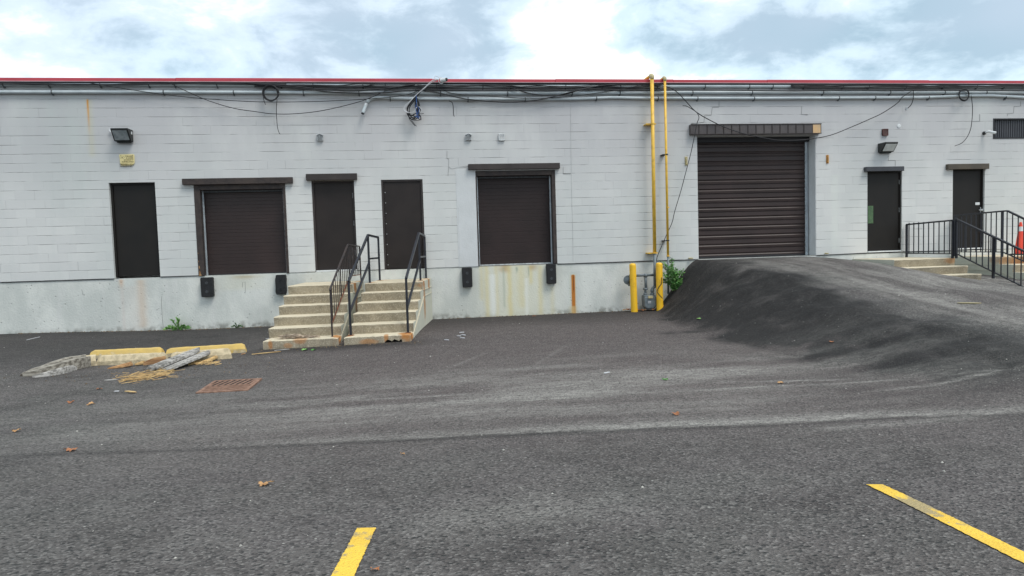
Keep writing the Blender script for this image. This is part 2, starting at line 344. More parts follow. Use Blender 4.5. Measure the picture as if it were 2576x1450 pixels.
M['brown'] = simple('brown_door_paint', (.021, .015, .013), (.015, .0105, .0095), 1.6, .55, 0, 3, .004, .35)
M['dkdoor'] = simple('dark_door_paint', (.0105, .0082, .0062), (.0075, .006, .0048), 1.6, .55, 0, 3, .003, .35)
M['roll'] = simple('brown_overhead_door', (.027, .0155, .0145), (.020, .012, .011), 1.3, .5, 0, 30, .001, .35)
M['roll2'] = simple('brown_sectional_door', (.034, .0195, .0175), (.025, .0145, .013), 1.3, .45, 0, 30, .001, .4)
M['trim'] = simple('brown_trim', (.040, .030, .028), (.026, .019, .018), 3, .6, 0, 30, .003)
M['trim_w'] = simple('weathered_brown_trim', (.050, .036, .030), (.026, .019, .018), 6, .7, 0, 20, .006)
M['trim_g'] = simple('grey_trim', (.052, .054, .062), (.040, .042, .05), 3, .5)
M['tan'] = simple('tan_trim', (.085, .068, .048), (.065, .052, .038), 3, .6)
M['ribbed'] = simple('ribbed_flashing', (.085, .072, .07), (.065, .055, .055), 2, .5)
M['red'] = simple('red_coping', (.50, .050, .072), (.42, .042, .06), 1.2, .45)
M['patchp'] = simple('painted_concrete_patch', (.60, .615, .62), (.555, .57, .57), 2, .75, 0, 30, .004)
M['reveal'] = simple('grey_reveal', (.72, .74, .75), (.64, .66, .66), 2, .7)
M['white'] = simple('white_metal', (.72, .74, .74), (.60, .62, .62), 5, .5)
M['track'] = simple('galvanised_track', (.50, .55, .58), (.38, .42, .45), 5, .45, .3)
M['conduit'] = simple('grey_conduit', (.52, .57, .59), (.42, .47, .49), 2.5, .5, 0, 30, .001)
M['black'] = simple('black_cable', (.014, .014, .018), (.010, .010, .012), 6, .6)
M['clamp'] = simple('dark_clamp', (.10, .11, .12), (.05, .055, .06), 20, .6)
M['whcable'] = simple('white_cable', (.62, .63, .64), (.5, .5, .52), 6, .5)
M['blcable'] = simple('blue_cable', (.03, .10, .30), (.02, .05, .15), 20, .5)
M['yellow'] = simple('yellow_gas_paint', (.80, .49, .06), (.56, .32, .05), 7, .45, 0, 30, .001, .5, .45, .75)
M['bollard'] = simple('bollard_sleeve_yellow', (.90, .52, .025), (.66, .36, .02), 7, .4, 0, 30, .001, .5, .5, .8)
M['gasgrey'] = simple('gas_meter_grey', (.155, .185, .20), (.11, .135, .15), 8, .5)
M['lens'] = simple('frosted_lamp_lens', (.34, .37, .38), (.22, .25, .26), 9, .2)
M['lens2'] = simple('pale_lamp_lens', (.60, .63, .63), (.50, .53, .53), 9, .2)
M['lamp'] = simple('lamp_housing', (.018, .021, .020), (.012, .013, .013), 6, .5)
M['rubber'] = simple('black_rubber', (.013, .014, .016), (.009, .009, .010), 8, .8, 0, 25, .008)
M['iron'] = simple('black_rail_paint', (.016, .018, .026), (.011, .012, .017), 9, .38)
M['iron2'] = simple('worn_iron_paint', (.022, .019, .020), (.040, .026, .022), 9, .55, 0, 60, .003)
M['rust'] = simple('rusty_iron', (.20, .065, .025), (.10, .035, .02), 22, .8, 0, 60, .004)
M['rustp'] = simple('rust_stain', (.45, .20, .05), (.28, .11, .03), 15, .8)
M['grate'] = simple('rusty_cast_iron', (.30, .175, .12), (.17, .09, .06), 16, .8, 0, 50, .006)
M['pit'] = simple('dark_pit', (.006, .006, .006), (.004, .004, .004), 8, .9, bd=0)
M['cone'] = simple('cone_orange', (.85, .075, .035), (.75, .06, .03), 4, .4)
M['sign'] = simple('cream_sign', (.76, .66, .33), (.66, .56, .26), 4, .5)
M['ink'] = simple('sign_ink', (.10, .07, .02), (.08, .05, .015), 9, .6, bd=0)
M['green'] = simple('green_plate', (.08, .15, .065), (.05, .10, .045), 14, .5)
M['redvent'] = simple('red_brown_vent', (.11, .04, .035), (.07, .025, .022), 9, .6)
M['ply'] = simple('bare_plywood', (.62, .40, .20), (.50, .36, .22), 5, .7)
M['orangeb'] = simple('rust_orange_bracket', (.55, .27, .06), (.40, .20, .05), 12, .6)
M['cream'] = simple('cream_bracket', (.55, .47, .25), (.42, .36, .20), 12, .6)
M['alu'] = simple('dull_aluminium', (.55, .57, .58), (.34, .36, .37), 20, .45, .2)
M['crack'] = simple('crack_dark', (.20, .20, .19), (.30, .30, .29), 9, .9, bd=0)
M['caulk'] = simple('pale_filler', (.50, .51, .50), (.42, .43, .42), 9, .9, bd=0)
def wood(name, a, b_, sc=1.0):
    m, t, b = pbr(name, .85, 0, .2); g = t.co()
    n = t.noise(t.scl(g, (1.0*sc, 13*sc, 13*sc)), 1.6, 4, .55); k = t.noise(g, 2.5, 3)
    c = t.mix(t.ss(n, .36, .62), b_, a); c = t.mix(t.m('MULTIPLY', t.ss(k, .5, .75), .5), c, tuple(v*.5 for v in b_))
    t.put(b.inputs['Base Color'], c); bump(t, b, n, .008); return m
M['wood_g'] = wood('weathered_grey_wood', (.33, .305, .26), (.13, .115, .095))
M['wood_l'] = wood('pale_grey_wood', (.48, .46, .43), (.20, .19, .175))
M['wood_o'] = wood('split_orange_wood', (.55, .33, .16), (.26, .14, .07))
M['wood_y'] = wood('fresh_yellow_wood', (.70, .50, .24), (.40, .25, .11))
def leafmat(name, a, b_):
    m, t, b = pbr(name, .6, 0, .3); c = t.mix(t.ss(t.noise(t.co(), 5, 3), .35, .65), a, b_)
    t.put(b.inputs['Base Color'], c); return m
M['leaf_g'] = leafmat('green_leaf', (.07, .20, .05), (.13, .31, .08)); M['leaf_g2'] = leafmat('pale_green_leaf', (.24, .44, .13), (.15, .33, .09))
M['leaf_b'] = leafmat('brown_dead_leaf', (.42, .17, .07), (.26, .11, .05)); M['leaf_t'] = leafmat('tan_dead_leaf', (.52, .30, .13), (.36, .20, .09))
M['stem'] = leafmat('stem', (.10, .11, .05), (.07, .07, .04))
# wheel stops: paint worn off to concrete
def stopmat(name, worn):
    m, t, b = pbr(name, .8, 0, .3); g = t.co(); n = t.noise(t.scl(g, (1, 2, 2)), 4.5, 6, .7)
    nz = t.sep(t.new('ShaderNodeNewGeometry').outputs['Normal'])[2]
    conc = t.mix(t.ss(t.noise(g, 14, 5), .35, .65), (.60, .50, .33), (.42, .35, .23))
    pt = t.mix(t.ss(n, .3, .7), (.62, .43, .13), (.50, .36, .14))
    c = t.mix(t.ss(t.m('ADD', n, t.m('MULTIPLY', t.ss(nz, .2, -.1), .2)), worn-.06, worn+.06), pt, conc)
    t.put(b.inputs['Base Color'], c); bump(t, b, t.noise(g, 35, 5), .01); return m
M['stop_y'] = stopmat('yellow_wheel_stop', .60); M['stop_c'] = stopmat('worn_wheel_stop', .30)
# line paint
m, t, b = pbr('yellow_line_paint', .75, 0, .3); g = t.co(); x, y, z = t.sep(g)[:3]
n = t.noise(g, 9, 6, .7); sc_ = gauss(t, y, -13.28, .12); wr = t.m('MULTIPLY', t.m('MULTIPLY', sc_, t.ss(x, 2.0, 2.3)), .9)
w_ = t.ss(t.m('ADD', n, t.m('MULTIPLY', wr, .28)), .52, .64)
pit = t.ss(t.voro(t.scl(g, (1, 1.3, 1)), 48), .22, .08)
c = t.mix(t.ss(t.noise(g, 3, 3), .3, .7), (.82, .54, .07), (.72, .46, .06)); c = t.mix(t.m('MULTIPLY', pit, .75), c, (.16, .12, .04)); c = t.mix(t.m('MULTIPLY', w_, .8), c, (.26, .23, .16))
t.put(b.inputs['Base Color'], c); bump(t, b, t.voro(t.scl(g, (1, 1.3, 1)), 62), .006); M['line'] = m

# ------------------------------------------------------------------ ground sheet
def axis(lo, hi, step, far):
    core = list(np.arange(lo, hi+1e-6, step)); o = []; d = step; v = lo
    while v > -far: d *= 1.5; v -= d; o.append(v)
    o2 = []; d = step; v = hi
    while v < far: d *= 1.5; v += d; o2.append(v)
    return np.array(o[::-1]+core+o2)
gxs = axis(-12, 16, .075, 900); gys = axis(-15.5, 0.02, .075, 900)
GX, GY = np.meshgrid(gxs, gys)
GZ = ground_z(np.clip(GX, -14, 24), np.clip(GY, -16, .02))
inside = GY > .03
GZ = np.where(inside & (GX > -30) & (GX < 45), -.6, GZ); GZ = np.where(inside & ~((GX > -30) & (GX < 45)), .05, GZ)
def vnoise(X, Y, sc, seed):
    r = np.random.RandomState(seed); T = r.rand(256, 256); u = X*sc; v = Y*sc
    iu = np.floor(u).astype(int); iv = np.floor(v).astype(int); fu = u-iu; fv = v-iv; fu = fu*fu*(3-2*fu); fv = fv*fv*(3-2*fv)
    a = T[iu % 256, iv % 256]; b_ = T[(iu+1) % 256, iv % 256]; c_ = T[iu % 256, (iv+1) % 256]; d = T[(iu+1) % 256, (iv+1) % 256]
    return (a*(1-fu)+b_*fu)*(1-fv)+(c_*(1-fu)+d*fu)*fv
def fbm(X, Y, sc, seed, o=4): return sum(vnoise(X, Y, sc*2**k, seed+k)*.5**k for k in range(o))/sum(.5**k for k in range(o))
foot = np.interp(GY, [-12, -9.5, -8, -6, -4.5, -3, -1.5, 0], [5.0, 5.4, 5.35, 5.2, 5.15, 5.25, 5.6, 5.85])
shol = np.interp(GY, [-12, -9.5, -8, -6, -3, 0], [7.6, 7.5, 7.3, 7.25, 7.2, 6.95])
nA = fbm(GX, GY, .9, 3); nB = fbm(GX, GY, .5, 11)
nC = fbm(GX, GY*1.3, 2.6, 77, 5); wob = (nA-.5)*2.0+(nC-.5)*1.0
flank = sm(GX+wob*.7, foot-.5, foot+.4)*(1-sm(GX+wob*.8, shol-.15, shol+.75))*sm(-GY, -1, .5)*(1-sm(-GY, 9.2, 11.2))
fan = np.exp(-((GX-7.2)/2.4)**2-((GY+9.3)/1.1)**2)*.75 + np.exp(-((GX-3.2)/1.5)**2-((GY+3.6)/1.0)**2)*.0
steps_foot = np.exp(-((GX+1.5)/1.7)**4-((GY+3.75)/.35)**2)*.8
wall_foot_shade = (1-sm(-GY, .1, 2.2+2.0*nB))*.7*(GX < 6.5)  # soft contact shade along the wall foot, painted into the asphalt
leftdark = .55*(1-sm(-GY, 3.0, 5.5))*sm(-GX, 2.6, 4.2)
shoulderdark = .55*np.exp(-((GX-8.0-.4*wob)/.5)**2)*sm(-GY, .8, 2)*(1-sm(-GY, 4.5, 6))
fresh_and_shade = np.clip(np.maximum.reduce([flank*np.clip(.30+.85*nC+.55*fbm(GX, GY, 7, 55, 3), 0, 1.05), fan*(.6+.8*nA), wall_foot_shade, leftdark, steps_foot])+shoulderdark*.4, 0, 1)  # new asphalt on the ramp flank merged with painted shade by the wall
# dust: the seam across the yard, tyre sweeps and a track up the ramp
seam_y = np.interp(GX, [-9, -3.46, -1.2, .75, 2.83, 4.1, 5, 9], [-10.1, -10.45, -10.72, -10.9, -11.1, -11.12, -11.3, -11.4])+.05*(nA-.5)
dseam = GY-seam_y
seam = np.exp(-(np.where(dseam > 0, dseam/.26, dseam/.05))**2)*np.interp(GX, [-9, -2, -1, .6, 1.6, 3.2, 4.6, 8], [.08, .12, .45, .5, .95, 1.0, .7, .4])
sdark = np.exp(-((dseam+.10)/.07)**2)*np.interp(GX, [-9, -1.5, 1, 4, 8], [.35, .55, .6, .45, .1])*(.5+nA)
def sweep(pts, w, k, a=.35):
    P = [G(p) for p in pts]; P = sorted(P, key=lambda p: p.x); xs = [p.x for p in P]; ys = [p.y for p in P]
    yy = np.interp(GX, xs, ys); msk = sm(GX, xs[0]-.4, xs[0]+.4)*(1-sm(GX, xs[-1]-.4, xs[-1]+.4))
    return np.exp(-((GY-yy+.05*(nB-.5))/w)**2)*msk*k*1.35*(.55+.9*(fbm(GX, GY*3, 1.3, 29)-.2))
dst = seam
for s_ in [([(900, 975), (1300, 952), (1700, 930)], .06, .6), ([(830, 1010), (1300, 985), (1800, 962), (2150, 955)], .05, .7), ([(1290, 1010), (1600, 990), (2280, 955)], .045, .75),
           ([(1200, 965), (1640, 940)], .4, .34), ([(1250, 1000), (2000, 975)], .3, .30), ([(1500, 1040), (1900, 1025)], .14, .4), ([(2050, 1080), (2450, 1050)], .08, .55),
           ([(1010, 1000), (1110, 935), (1215, 890)], .05, .5), ([(1180, 1010), (1330, 930), (1420, 870)], .07, .35), ([(1700, 860), (1800, 900), (2000, 960)], .05, .5),
           ([(2200, 985), (2576, 925)], .05, .65), ([(2300, 960), (2576, 920)], .04, .5)]:
    dst = np.maximum(dst, sweep(*s_))
rampc = sm(GX+wob*.6, shol+.2, shol+1.5)*(1-sm(-GY, 8.5, 10.5))*sm(-GY, -.2, 1.5)
strk = fbm(GX*2.4, GY*.33, 1.5, 41)
dst = np.maximum(dst, rampc*np.clip((strk-.34)*3.2, 0, 1)*.75)
pool = np.exp(-((GX-1.5)/4.5)**2-((GY+8.6)/1.9)**2)*.95*np.clip((fbm(GX*.45, GY*2.2, 1.4, 91, 5)-.33)*2.4, 0, 1)
pool2 = np.exp(-((GX+4.5)/3.5)**2-((GY+9.5)/1.1)**2)*.6*np.clip((fbm(GX*.5, GY*2.0, 1.4, 95, 5)-.33)*2.4, 0, 1)
pool3 = np.exp(-((GX-.7)/.6)**2-((GY+12.9)/.25)**2)*.35
dst = np.clip(np.maximum.reduce([dst, pool, pool2, pool3]), 0, 1)
fresh_and_shade = np.clip(fresh_and_shade+sdark, 0, 1)
brown = np.clip((.3+.7*sm(GX, -4.0, -.5))*(1-sm(GX, 5.5, 8))*(.38+.62*sm(GY, -13.0, -9.5))*(.8+.4*nB)+.5*rampc, 0, 1)
nx, ny = len(gxs), len(gys)
verts = np.stack([GX.ravel(), GY.ravel(), GZ.ravel()], 1)
idx = np.arange(nx*ny).reshape(ny, nx)
fc = np.stack([idx[:-1, :-1].ravel(), idx[:-1, 1:].ravel(), idx[1:, 1:].ravel(), idx[1:, :-1].ravel()], 1)
me = bpy.data.meshes.new('ground'); me.vertices.add(len(verts)); me.vertices.foreach_set('co', verts.ravel())
me.loops.add(fc.size); me.loops.foreach_set('vertex_index', fc.ravel()); me.polygons.add(len(fc))
me.polygons.foreach_set('loop_start', np.arange(0, fc.size, 4)); me.polygons.foreach_set('use_smooth', np.ones(len(fc), bool)); me.update(calc_edges=True)
for nm, a in (('fresh_and_shade', fresh_and_shade), ('dust', dst), ('brown', brown)):
    at = me.attributes.new(nm, 'FLOAT', 'POINT'); at.data.foreach_set('value', a.ravel().astype(np.float32))
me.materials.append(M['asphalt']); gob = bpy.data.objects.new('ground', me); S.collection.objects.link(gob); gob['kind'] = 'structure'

# ------------------------------------------------------------------ parking lines
def line_strip(corners, label):
    # corners: four pixels of the stripe (outline), draped on the ground
    a, b_, c_, d = [G(p) for p in corners]; mb = MB(); n = 260; vs = []; rj = random.Random(len(label)); jl = jr = 0
    for i in range(n+1):
        s_ = i/n; jl = jl*.6+rj.uniform(-.0022, .0022); jr = jr*.6+rj.uniform(-.0022, .0022); l = a.lerp(d, s_); r = b_.lerp(c_, s_)
        for k in range(5):
            p = l.lerp(r, k/4); jit = jl if k == 0 else jr if k == 4 else 0
            vs.append((p.x+jit, p.y, gz1(p.x, p.y)+.006))
    fs = [(i*5+k, i*5+k+1, i*5+k+6, i*5+k+5) for i in range(n) for k in range(4)]
    mb.add(vs, fs); o = mb.build('parking_line', M['line'], origin=(0, 0, 0)); return tag(o, label, 'road marking', 'painted parking lines')
line_strip([(899, 1331), (946, 1330), (838, 1570), (770, 1570)], 'short yellow painted line running off the bottom edge, left of centre')
line_strip([(2179, 1221), (2221, 1221), (2900, 1547), (2780, 1523)], 'long yellow painted line slanting to the right edge, scuffed grey in its middle')

# ------------------------------------------------------------------ the building
BZ = 1.23; XL, XR = -22.0, 34.0
ZF0 = W((0, 208)).z; ZTOP = (W((0, 198)).z+W((2576, 206)).z)/2
bld = thing('warehouse_building', (0, 0, 0), 'long low warehouse of pale grey painted block with brown doors and red roof edge', 'building')
# name, x0, x1, ztop, zbot, recess
ops = {'d1': (-6.78, -5.80, 3.378, 1.253, .13), 'o1': (-4.97, -2.955, 3.30, 1.215, .30), 'd2': (-2.365, -1.39, 3.355, 1.23, .12), 'd3': (-.765, .208, 3.348, 1.22, .07),
       'o2': (1.472, 3.42, 3.52, 1.235, .30), 'g': (7.06, 10.25, 4.315, 1.235, .42), 'd5': (11.685, 12.67, 3.362, 1.258, .09), 'd6': (14.14, 15.08, 3.40, 1.258, .10), 'p': (15.33, 17.6, 4.69, 4.19, .08)}
# wall with real openings: split in vertical strips
mb = MB(); TH = .5
rects = sorted(ops.values()); xcur = XL; ztp = ZF0+.05
for (x0, x1, zt, zb, rc) in rects:
    if x0 > xcur+1e-4: mb.box(xcur, x0, 0, TH, BZ, ztp)
    lo_ = x0 if x0 > xcur else xcur
    mb.box(lo_, x1, 0, TH, zt, ztp)
    if zb > BZ+.5: mb.box(lo_, x1, 0, TH, BZ, zb)
    xcur = x1
mb.box(xcur, XR, 0, TH, BZ, ztp)
mb.box(XL, XL+TH, TH, 30, BZ, ztp); mb.box(XR-TH, XR, TH, 30, BZ, ztp); mb.box(XL, XR, 30, 30.5, -.6, ztp)
mb.box(XL+TH, XR-TH, TH, TH+.06, BZ, ztp-.2)       # dark inner lining closes the recesses
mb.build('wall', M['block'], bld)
mb = MB(); mb.box(XL-.01, XR+.01, .012, 30.4, -.6, BZ-.006); mb.build('foundation', M['found'], bld)
mb = MB(); mb.box(XL, XR, .3, 30, ztp, ztp+.05); mb.build('roof', M['reveal'], bld)
# red metal coping with lapped joints and thin pale drip edge
mb = MB(); xs = [XL]+[W((p, 203)).x for p in (445, 1088, 1395, 1690, 1925, 2330)]+[XR]
for i in range(len(xs)-1):
    a, b_ = xs[i], xs[i+1]; dzz = .006*(i % 2); mb.box(a+.002, b_-.002, -.10-.004*(i % 2), .45, ZF0+.012, ZTOP+dzz)
mb.build('coping', M['red'], bld, bevel=.006)
mb = MB(); mb.box(XL, XR, -.115, -.02, ZF0-.002, ZF0+.011); mb.build('drip_edge', simple('drip_edge', (.55, .42, .44), (.45, .33, .35), 3, .5), bld)
mb = MB(); mb.box(XL, XR, -.09, -.005, ZF0-.03, ZF0-.003); mb.build('soffit_strip', M['black'], bld)
# cracks and filled joints: shallow raised tooling of mortar
def wall_lines(name, pls, w, mat, y=-.0035):
    for pl in pls:
        mb = MB(); P = [W(p) for p in pl]
        for a, b_ in zip(P[:-1], P[1:]): mb.bar((a.x, y, a.z), (b_.x, y, b_.z), .006, w*random.uniform(.7, 1.2))
        mb.build(name, mat, bld)
wall_lines('crack', [U(2, (2083, 345), (2083, 408), (2015, 412), (2005, 490), (1935, 495), (1932, 560), (1800, 575)), U(3, (340, 400), (335, 480), (400, 487)), U(3, (2540, 350), (2540, 398), (2475, 402), (2470, 470), (2408, 476), (2408, 500)),
                     U(1, (1922, 850), (1922, 925), (1940, 930), (1938, 1010), (1932, 1100)), U(3, (2130, 480), (2130, 550), (2060, 552)), U(2, (515, 1010), (515, 1080), (590, 1080)), U(3, (1210, 900), (1210, 945), (1280, 945), (1280, 1000))], .007, M['crack'])
wall_lines('filled_joint', [U(1, (1940, 1010), (1970, 1030), (2010, 1018), (2120, 1012)), U(1, (2020, 1030), (2022, 1200), (2030, 1420)), Lo(1, (2035, 0), (2040, 200), (2050, 600)), U(2, (590, 350), (592, 700), (597, 1100), (603, 1440)), U(1, (860, 410), (858, 325), (930, 322), (935, 290)), Lo(2, (605, 0), (612, 300), (615, 540))], .006, M['caulk'])
wall_lines('foundation_joint', [[(0, 711), (287, 702)], [(404, 697), (500, 694)], [(1403, 665), (1757, 654)], [(2055, 643), (2181, 637)], [(2270, 634), (2396, 631)]], .018, M['black'], -.002)
wall_lines('foundation_crack', [Lo(0, (1625, 890), (1622, 960), (1640, 1200)), Lo(0, (820, 820), (835, 880)), Lo(0, (2440, 750), (2440, 800)), Lo(0, (2465, 740), (2468, 850)), Lo(0, (1570, 1030), (1600, 1010))], .005, M['crack'], .010)
mb = MB(); q = W((1150, 430)); q2 = W((1196, 672)); mb.box(1.0, 1.47, -.006, .3, BZ+.002, W((1175, 426)).z); mb.build('jamb_patch', M['patchp'], bld)
mb = MB(); c0 = W(U(3, (1316, 598))[0]); mb.lathe([(.05, 0), (.05, .012), (.03, .016)], (c0.x, 0, c0.z), 'y', 16); mb.build('blanking_disc', M['reveal'], bld, smooth=False)

def box_part(name, parent, x0, x1, y0, y1, z0, z1, mat, bevel=.004):
    mb = MB(); mb.box(x0, x1, y0, y1, z0, z1); return mb.build(name, mat, parent, bevel=bevel)
def hinge(par, x, zs, y):
    for z_ in zs: box_part('hinge', par, x-.012, x+.012, y-.018, y, z_-.06, z_+.06, M['alu'], .003)
# man doors
def man_door(key, dmat, fmat, hinges=None, sill=None, hx=None, label=None, frame=.045):
    x0, x1, zt, zb, rc = ops[key]
    mb = MB(); mb.box(x0, x0+frame, rc-.05, rc+.05, zb, zt); mb.box(x1-frame, x1, rc-.05, rc+.05, zb, zt); mb.box(x0+frame, x1-frame, rc-.05, rc+.05, zt-frame, zt)
    mb.build('door_frame', fmat, bld)
    d = box_part('door', bld, x0+frame+.004, x1-frame-.004, rc-.02, rc+.03, zb+.02, zt-frame-.004, dmat, .003)
    if label: d['label'] = label
    if hinges: hinge(d, hx, hinges, rc-.02)
    if sill: box_part('threshold', bld, x0+.02, x1-.02, rc-.10, rc-.03, zb-.004, zb+.03, M['white'], .003)
    return d, x0, x1, rc, zt, zb
man_door('d1', M['dkdoor'], M['dkdoor'], label='flat blackish door without handle')
d2 = man_door('d2', M['brown'], M['trim'], (3.0, 2.35, 1.65), True, -1.43)
d3 = man_door('d3', M['brown'], M['trim'], (2.35,), None, .185, label='brown door plated over with a riveted sheet')
mb = MB()
for i in range(8): mb.lathe([(.010, 0), (.010, .004), (.005, .007)], (-.68, .049, 3.05-i*.245), 'y', 8)
mb.build_each('rivet', M['alu'], d3[0])
d5 = man_door('d5', M['dkdoor'], M['dkdoor'], (3.08, 2.35, 1.55), True, 12.645, frame=.035, label='dark door with a green patch plate')
a_ = W(U(3, (1022, 1402))[0]); b2 = W(Lo(3, (1075, 155))[0])
box_part('push_plate', d5[0], a_.x, b2.x, d5[3]-.027, d5[3]-.02, b2.z, a_.z, M['green'], .002)
d6 = man_door('d6', M['dkdoor'], M['dkdoor'], None, True, frame=.04, label='dark door with lever lock and small white plate')
mb = MB(); yk = d6[3]-.02; q = W(Lo(3, (2145, 30))[0], yk)
mb.box(q.x-.035, q.x+.035, yk-.012, yk, q.z-.07, q.z+.10); mb.lathe([(.03, 0), (.03, .05)], (q.x-.01, yk-.005, q.z+.02), 'y', 12); mb.bar((q.x-.12, yk-.06, q.z+.02), (q.x+.0, yk-.06, q.z+.02), .02); mb.build('lever_handle', M['alu'], d6[0], bevel=.003)
q = W(U(3, (2107, 1381))[0], yk); box_part('name_plate', d6[0], q.x-.065, q.x+.065, yk-.008, yk, q.z-.035, q.z+.035, M['white'], .004)
mb = MB(); q = W(U(3, (2155, 1311))[0], yk); mb.lathe([(.022, 0), (.022, .018), (.012, .022)], (q.x-.01, yk, q.z), 'y', 14); mb.build('deadbolt', M['alu'], d6[0])
# overhead dock doors
def dock_door(key, panels, fx0, fx1, mat, lt):
    x0, x1, zt, zb, rc = ops[key]
    f1 = MB(); f1.box(x0-.0, x0+fx0, -.012, .14, zb, zt); f1.box(x1-fx1, x1, -.012, .14, zb, zt); f1.box(x0+fx0, x1-fx1, -.010, .14, zt-.12, zt)
    f1.build('door_frame', M['trim_w'], bld, bevel=.006)
    t1 = MB(); t1.box(x0+fx0, x0+fx0+.03, .15, .19, zb, zt-.12); t1.box(x1-fx1-.03, x1-fx1, .15, .19, zb, zt-.12); t1.build_each('track', M['track'], bld)
    t2 = MB(); t2.box(x0+fx0+.03, x1-fx1-.03, .15, .18, zt-.165, zt-.125); t2.build('top_seal', M['clamp'], bld)
    d = thing_child('overhead_door', bld)
    h_ = (zt-.13-zb)/panels; mb = MB(); y0 = rc-.06
    for i in range(panels):
        za = zb+i*h_; n = 3
        for k in range(n):   # shallow horizontal ribs pressed in each panel
            a = za+.003+k*(h_-.006)/n; b_ = za+.003+(k+1)*(h_-.006)/n
            mb.prism([(0, a+.0005), (0, b_-.0005), (-.0022, b_-.003), (-.0022, a+.003)] if k else [(0, a+.003), (0, b_-.0005), (-.0022, b_-.003), (-.0022, a+.006)], lambda u, v, w: (w, y0+u, v), x0+fx0+.005, x1-fx1-.005)
    mb.box(x0+fx0+.005, x1-fx1-.005, y0+.002, y0+.04, zb, zt-.02)
    mb.build('panel', mat, d)
    b3 = MB(); b3.box(x0+fx0+.005, x1-fx1-.005, y0-.012, y0+.02, zb+.001, zb+.03); b3.build('bottom_seal', M['alu'] if lt else M['black'], d)
    return d
def thing_child(name, par):
    o = bpy.data.objects.new(name, None); S.collection.objects.link(o); o.parent = par; o['_o'] = list(Vector(par['_o'])); return o
dock_door('o1', 8, .13, .06, M['roll2'], False); dock_door('o2', 8, .03, .09, M['roll'], True)
# garage door: deep corrugated sections
x0, x1, zt, zb, rc = ops['g']; xd = x1-.02; gd = thing_child('overhead_door', bld); mb = MB(); n = 13; y0 = rc-.08
hp = (zt-.02-zb)/n
for i in range(n):
    za = zb+i*hp
    mb.prism([(0, za+.008), (-.018, za+.014), (-.022, za+hp*.30), (-.004, za+hp*.40), (-.004, za+hp*.46), (-.022, za+hp*.56), (-.018, za+hp-.014), (0, za+hp-.008)], lambda u, v, w: (w, y0+u, v), x0+.01, x1-.12)
mb.box(x0+.01, x1-.12, y0+.002, y0+.04, zb, zt); mb.build('panel', M['roll2'], gd)
mb = MB(); mb.box(x0+.01, x1-.12, y0-.03, y0-.001, zb, zb+.045); mb.build('bottom_seal', M['black'], gd)
mb = MB(); mb.box(x1-.115, x1-.05, y0-.035, y0+.02, zb, zt-.01); mb.box(x1-.09, x1-.075, y0-.06, y0-.035, zb, zt-.4); mb.build('track', M['track'], bld)
mb = MB(); mb.box(x1-.012, x1-.003, .006, rc, zb, zt-.002); mb.build('jamb_panel', M['reveal'], bld)
box_part('header', bld, x0+.01, x1-.02, rc-.16, rc-.085, zt-.13, zt-.003, M['black'])
# lintel boards
def lintel(l, r, yc0, yc1, dep, mat):
    a = W((l, yc0), -dep); b_ = W((r, yc1), -dep); x0_, x1_ = a.x, b_.x; z1_ = a.z; z0_ = b_.z
    return box_part('lintel', bld, x0_, x1_, -dep, .02 if False else -.002, z0_, z1_, mat, .006)
lintel(457, 736, 450, 461, .09, M['trim_w']); lintel(769, 898, 438, 452, .10, M['trim']); lintel(1178, 1409, 413, 424, .10, M['trim'])
lintel(2180, 2275, 420, 430, .12, M['trim_g']); lintel(2386, 2489, 413, 425, .10, M['tan'])
# ribbed canopy flashing over the garage
a = W((1738, 313), -.12); b_ = W((2067, 336), -.12); L0 = box_part('lintel', bld, a.x, b_.x, -.11, -.002, b_.z, a.z, M['ribbed'], .004); L0['label'] = 'ribbed brown flashing with one bare plywood end'
mb = MB(); n = 15; e = W((2043, 325), -.12).x
for i in range(1, n): xx = a.x+(e-a.x)*i/n; mb.box(xx-.008, xx+.008, -.124, -.111, b_.z+.012, a.z-.012)
mb.box(a.x, b_.x, -.126, -.1105, b_.z-.004, b_.z+.012); mb.box(a.x, b_.x, -.126, -.1105, a.z-.012, a.z+.004); mb.build('rib', M['trim'], L0)
p0 = W((2045, 314), -.115); p1 = W((2064, 335), -.115); box_part('plywood_patch', L0, p0.x, p1.x, -.121, -.1115, p1.z, p0.z, M['ply'], .002)
# ribbed panel at far right
x0, x1, zt, zb, rc = ops['p']; mb = MB()
for i in range(34): xx = x0+.03+i*.066; mb.box(xx, xx+.045, rc-.03, rc, zb+.02, zt-.02)
mb.box(x0+.01, x1-.01, rc, rc+.02, zb+.01, zt-.01); pn = mb.build('louvre_panel', M['trim_g'], bld)
mb = MB(); mb.box(x0-.02, x1, -.012, rc, zt-.015, zt+.015); mb.box(x0-.02, x1, -.012, rc, zb-.02, zb+.012); mb.box(x0-.02, x0+.012, -.011, rc, zb, zt); mb.build('louvre_frame', M['black'], bld)
# concrete chipped edge and rot on left dock frame
mb = MB()
for z_, h_, w_ in ((1.30, .10, .045), (1.42, .09, .03), (1.245, .05, .06), (1.56, .05, .012), (1.75, .05, .010)): mb.prism([(0, -h_/2), (w_, -h_*.2), (w_*.6, h_*.35), (.004, h_/2)], lambda u, v, w: (-4.955+u, w, z_+v), -.016, -.0125)
mb.build_each('rotted_edge', M['wood_o'], bld)

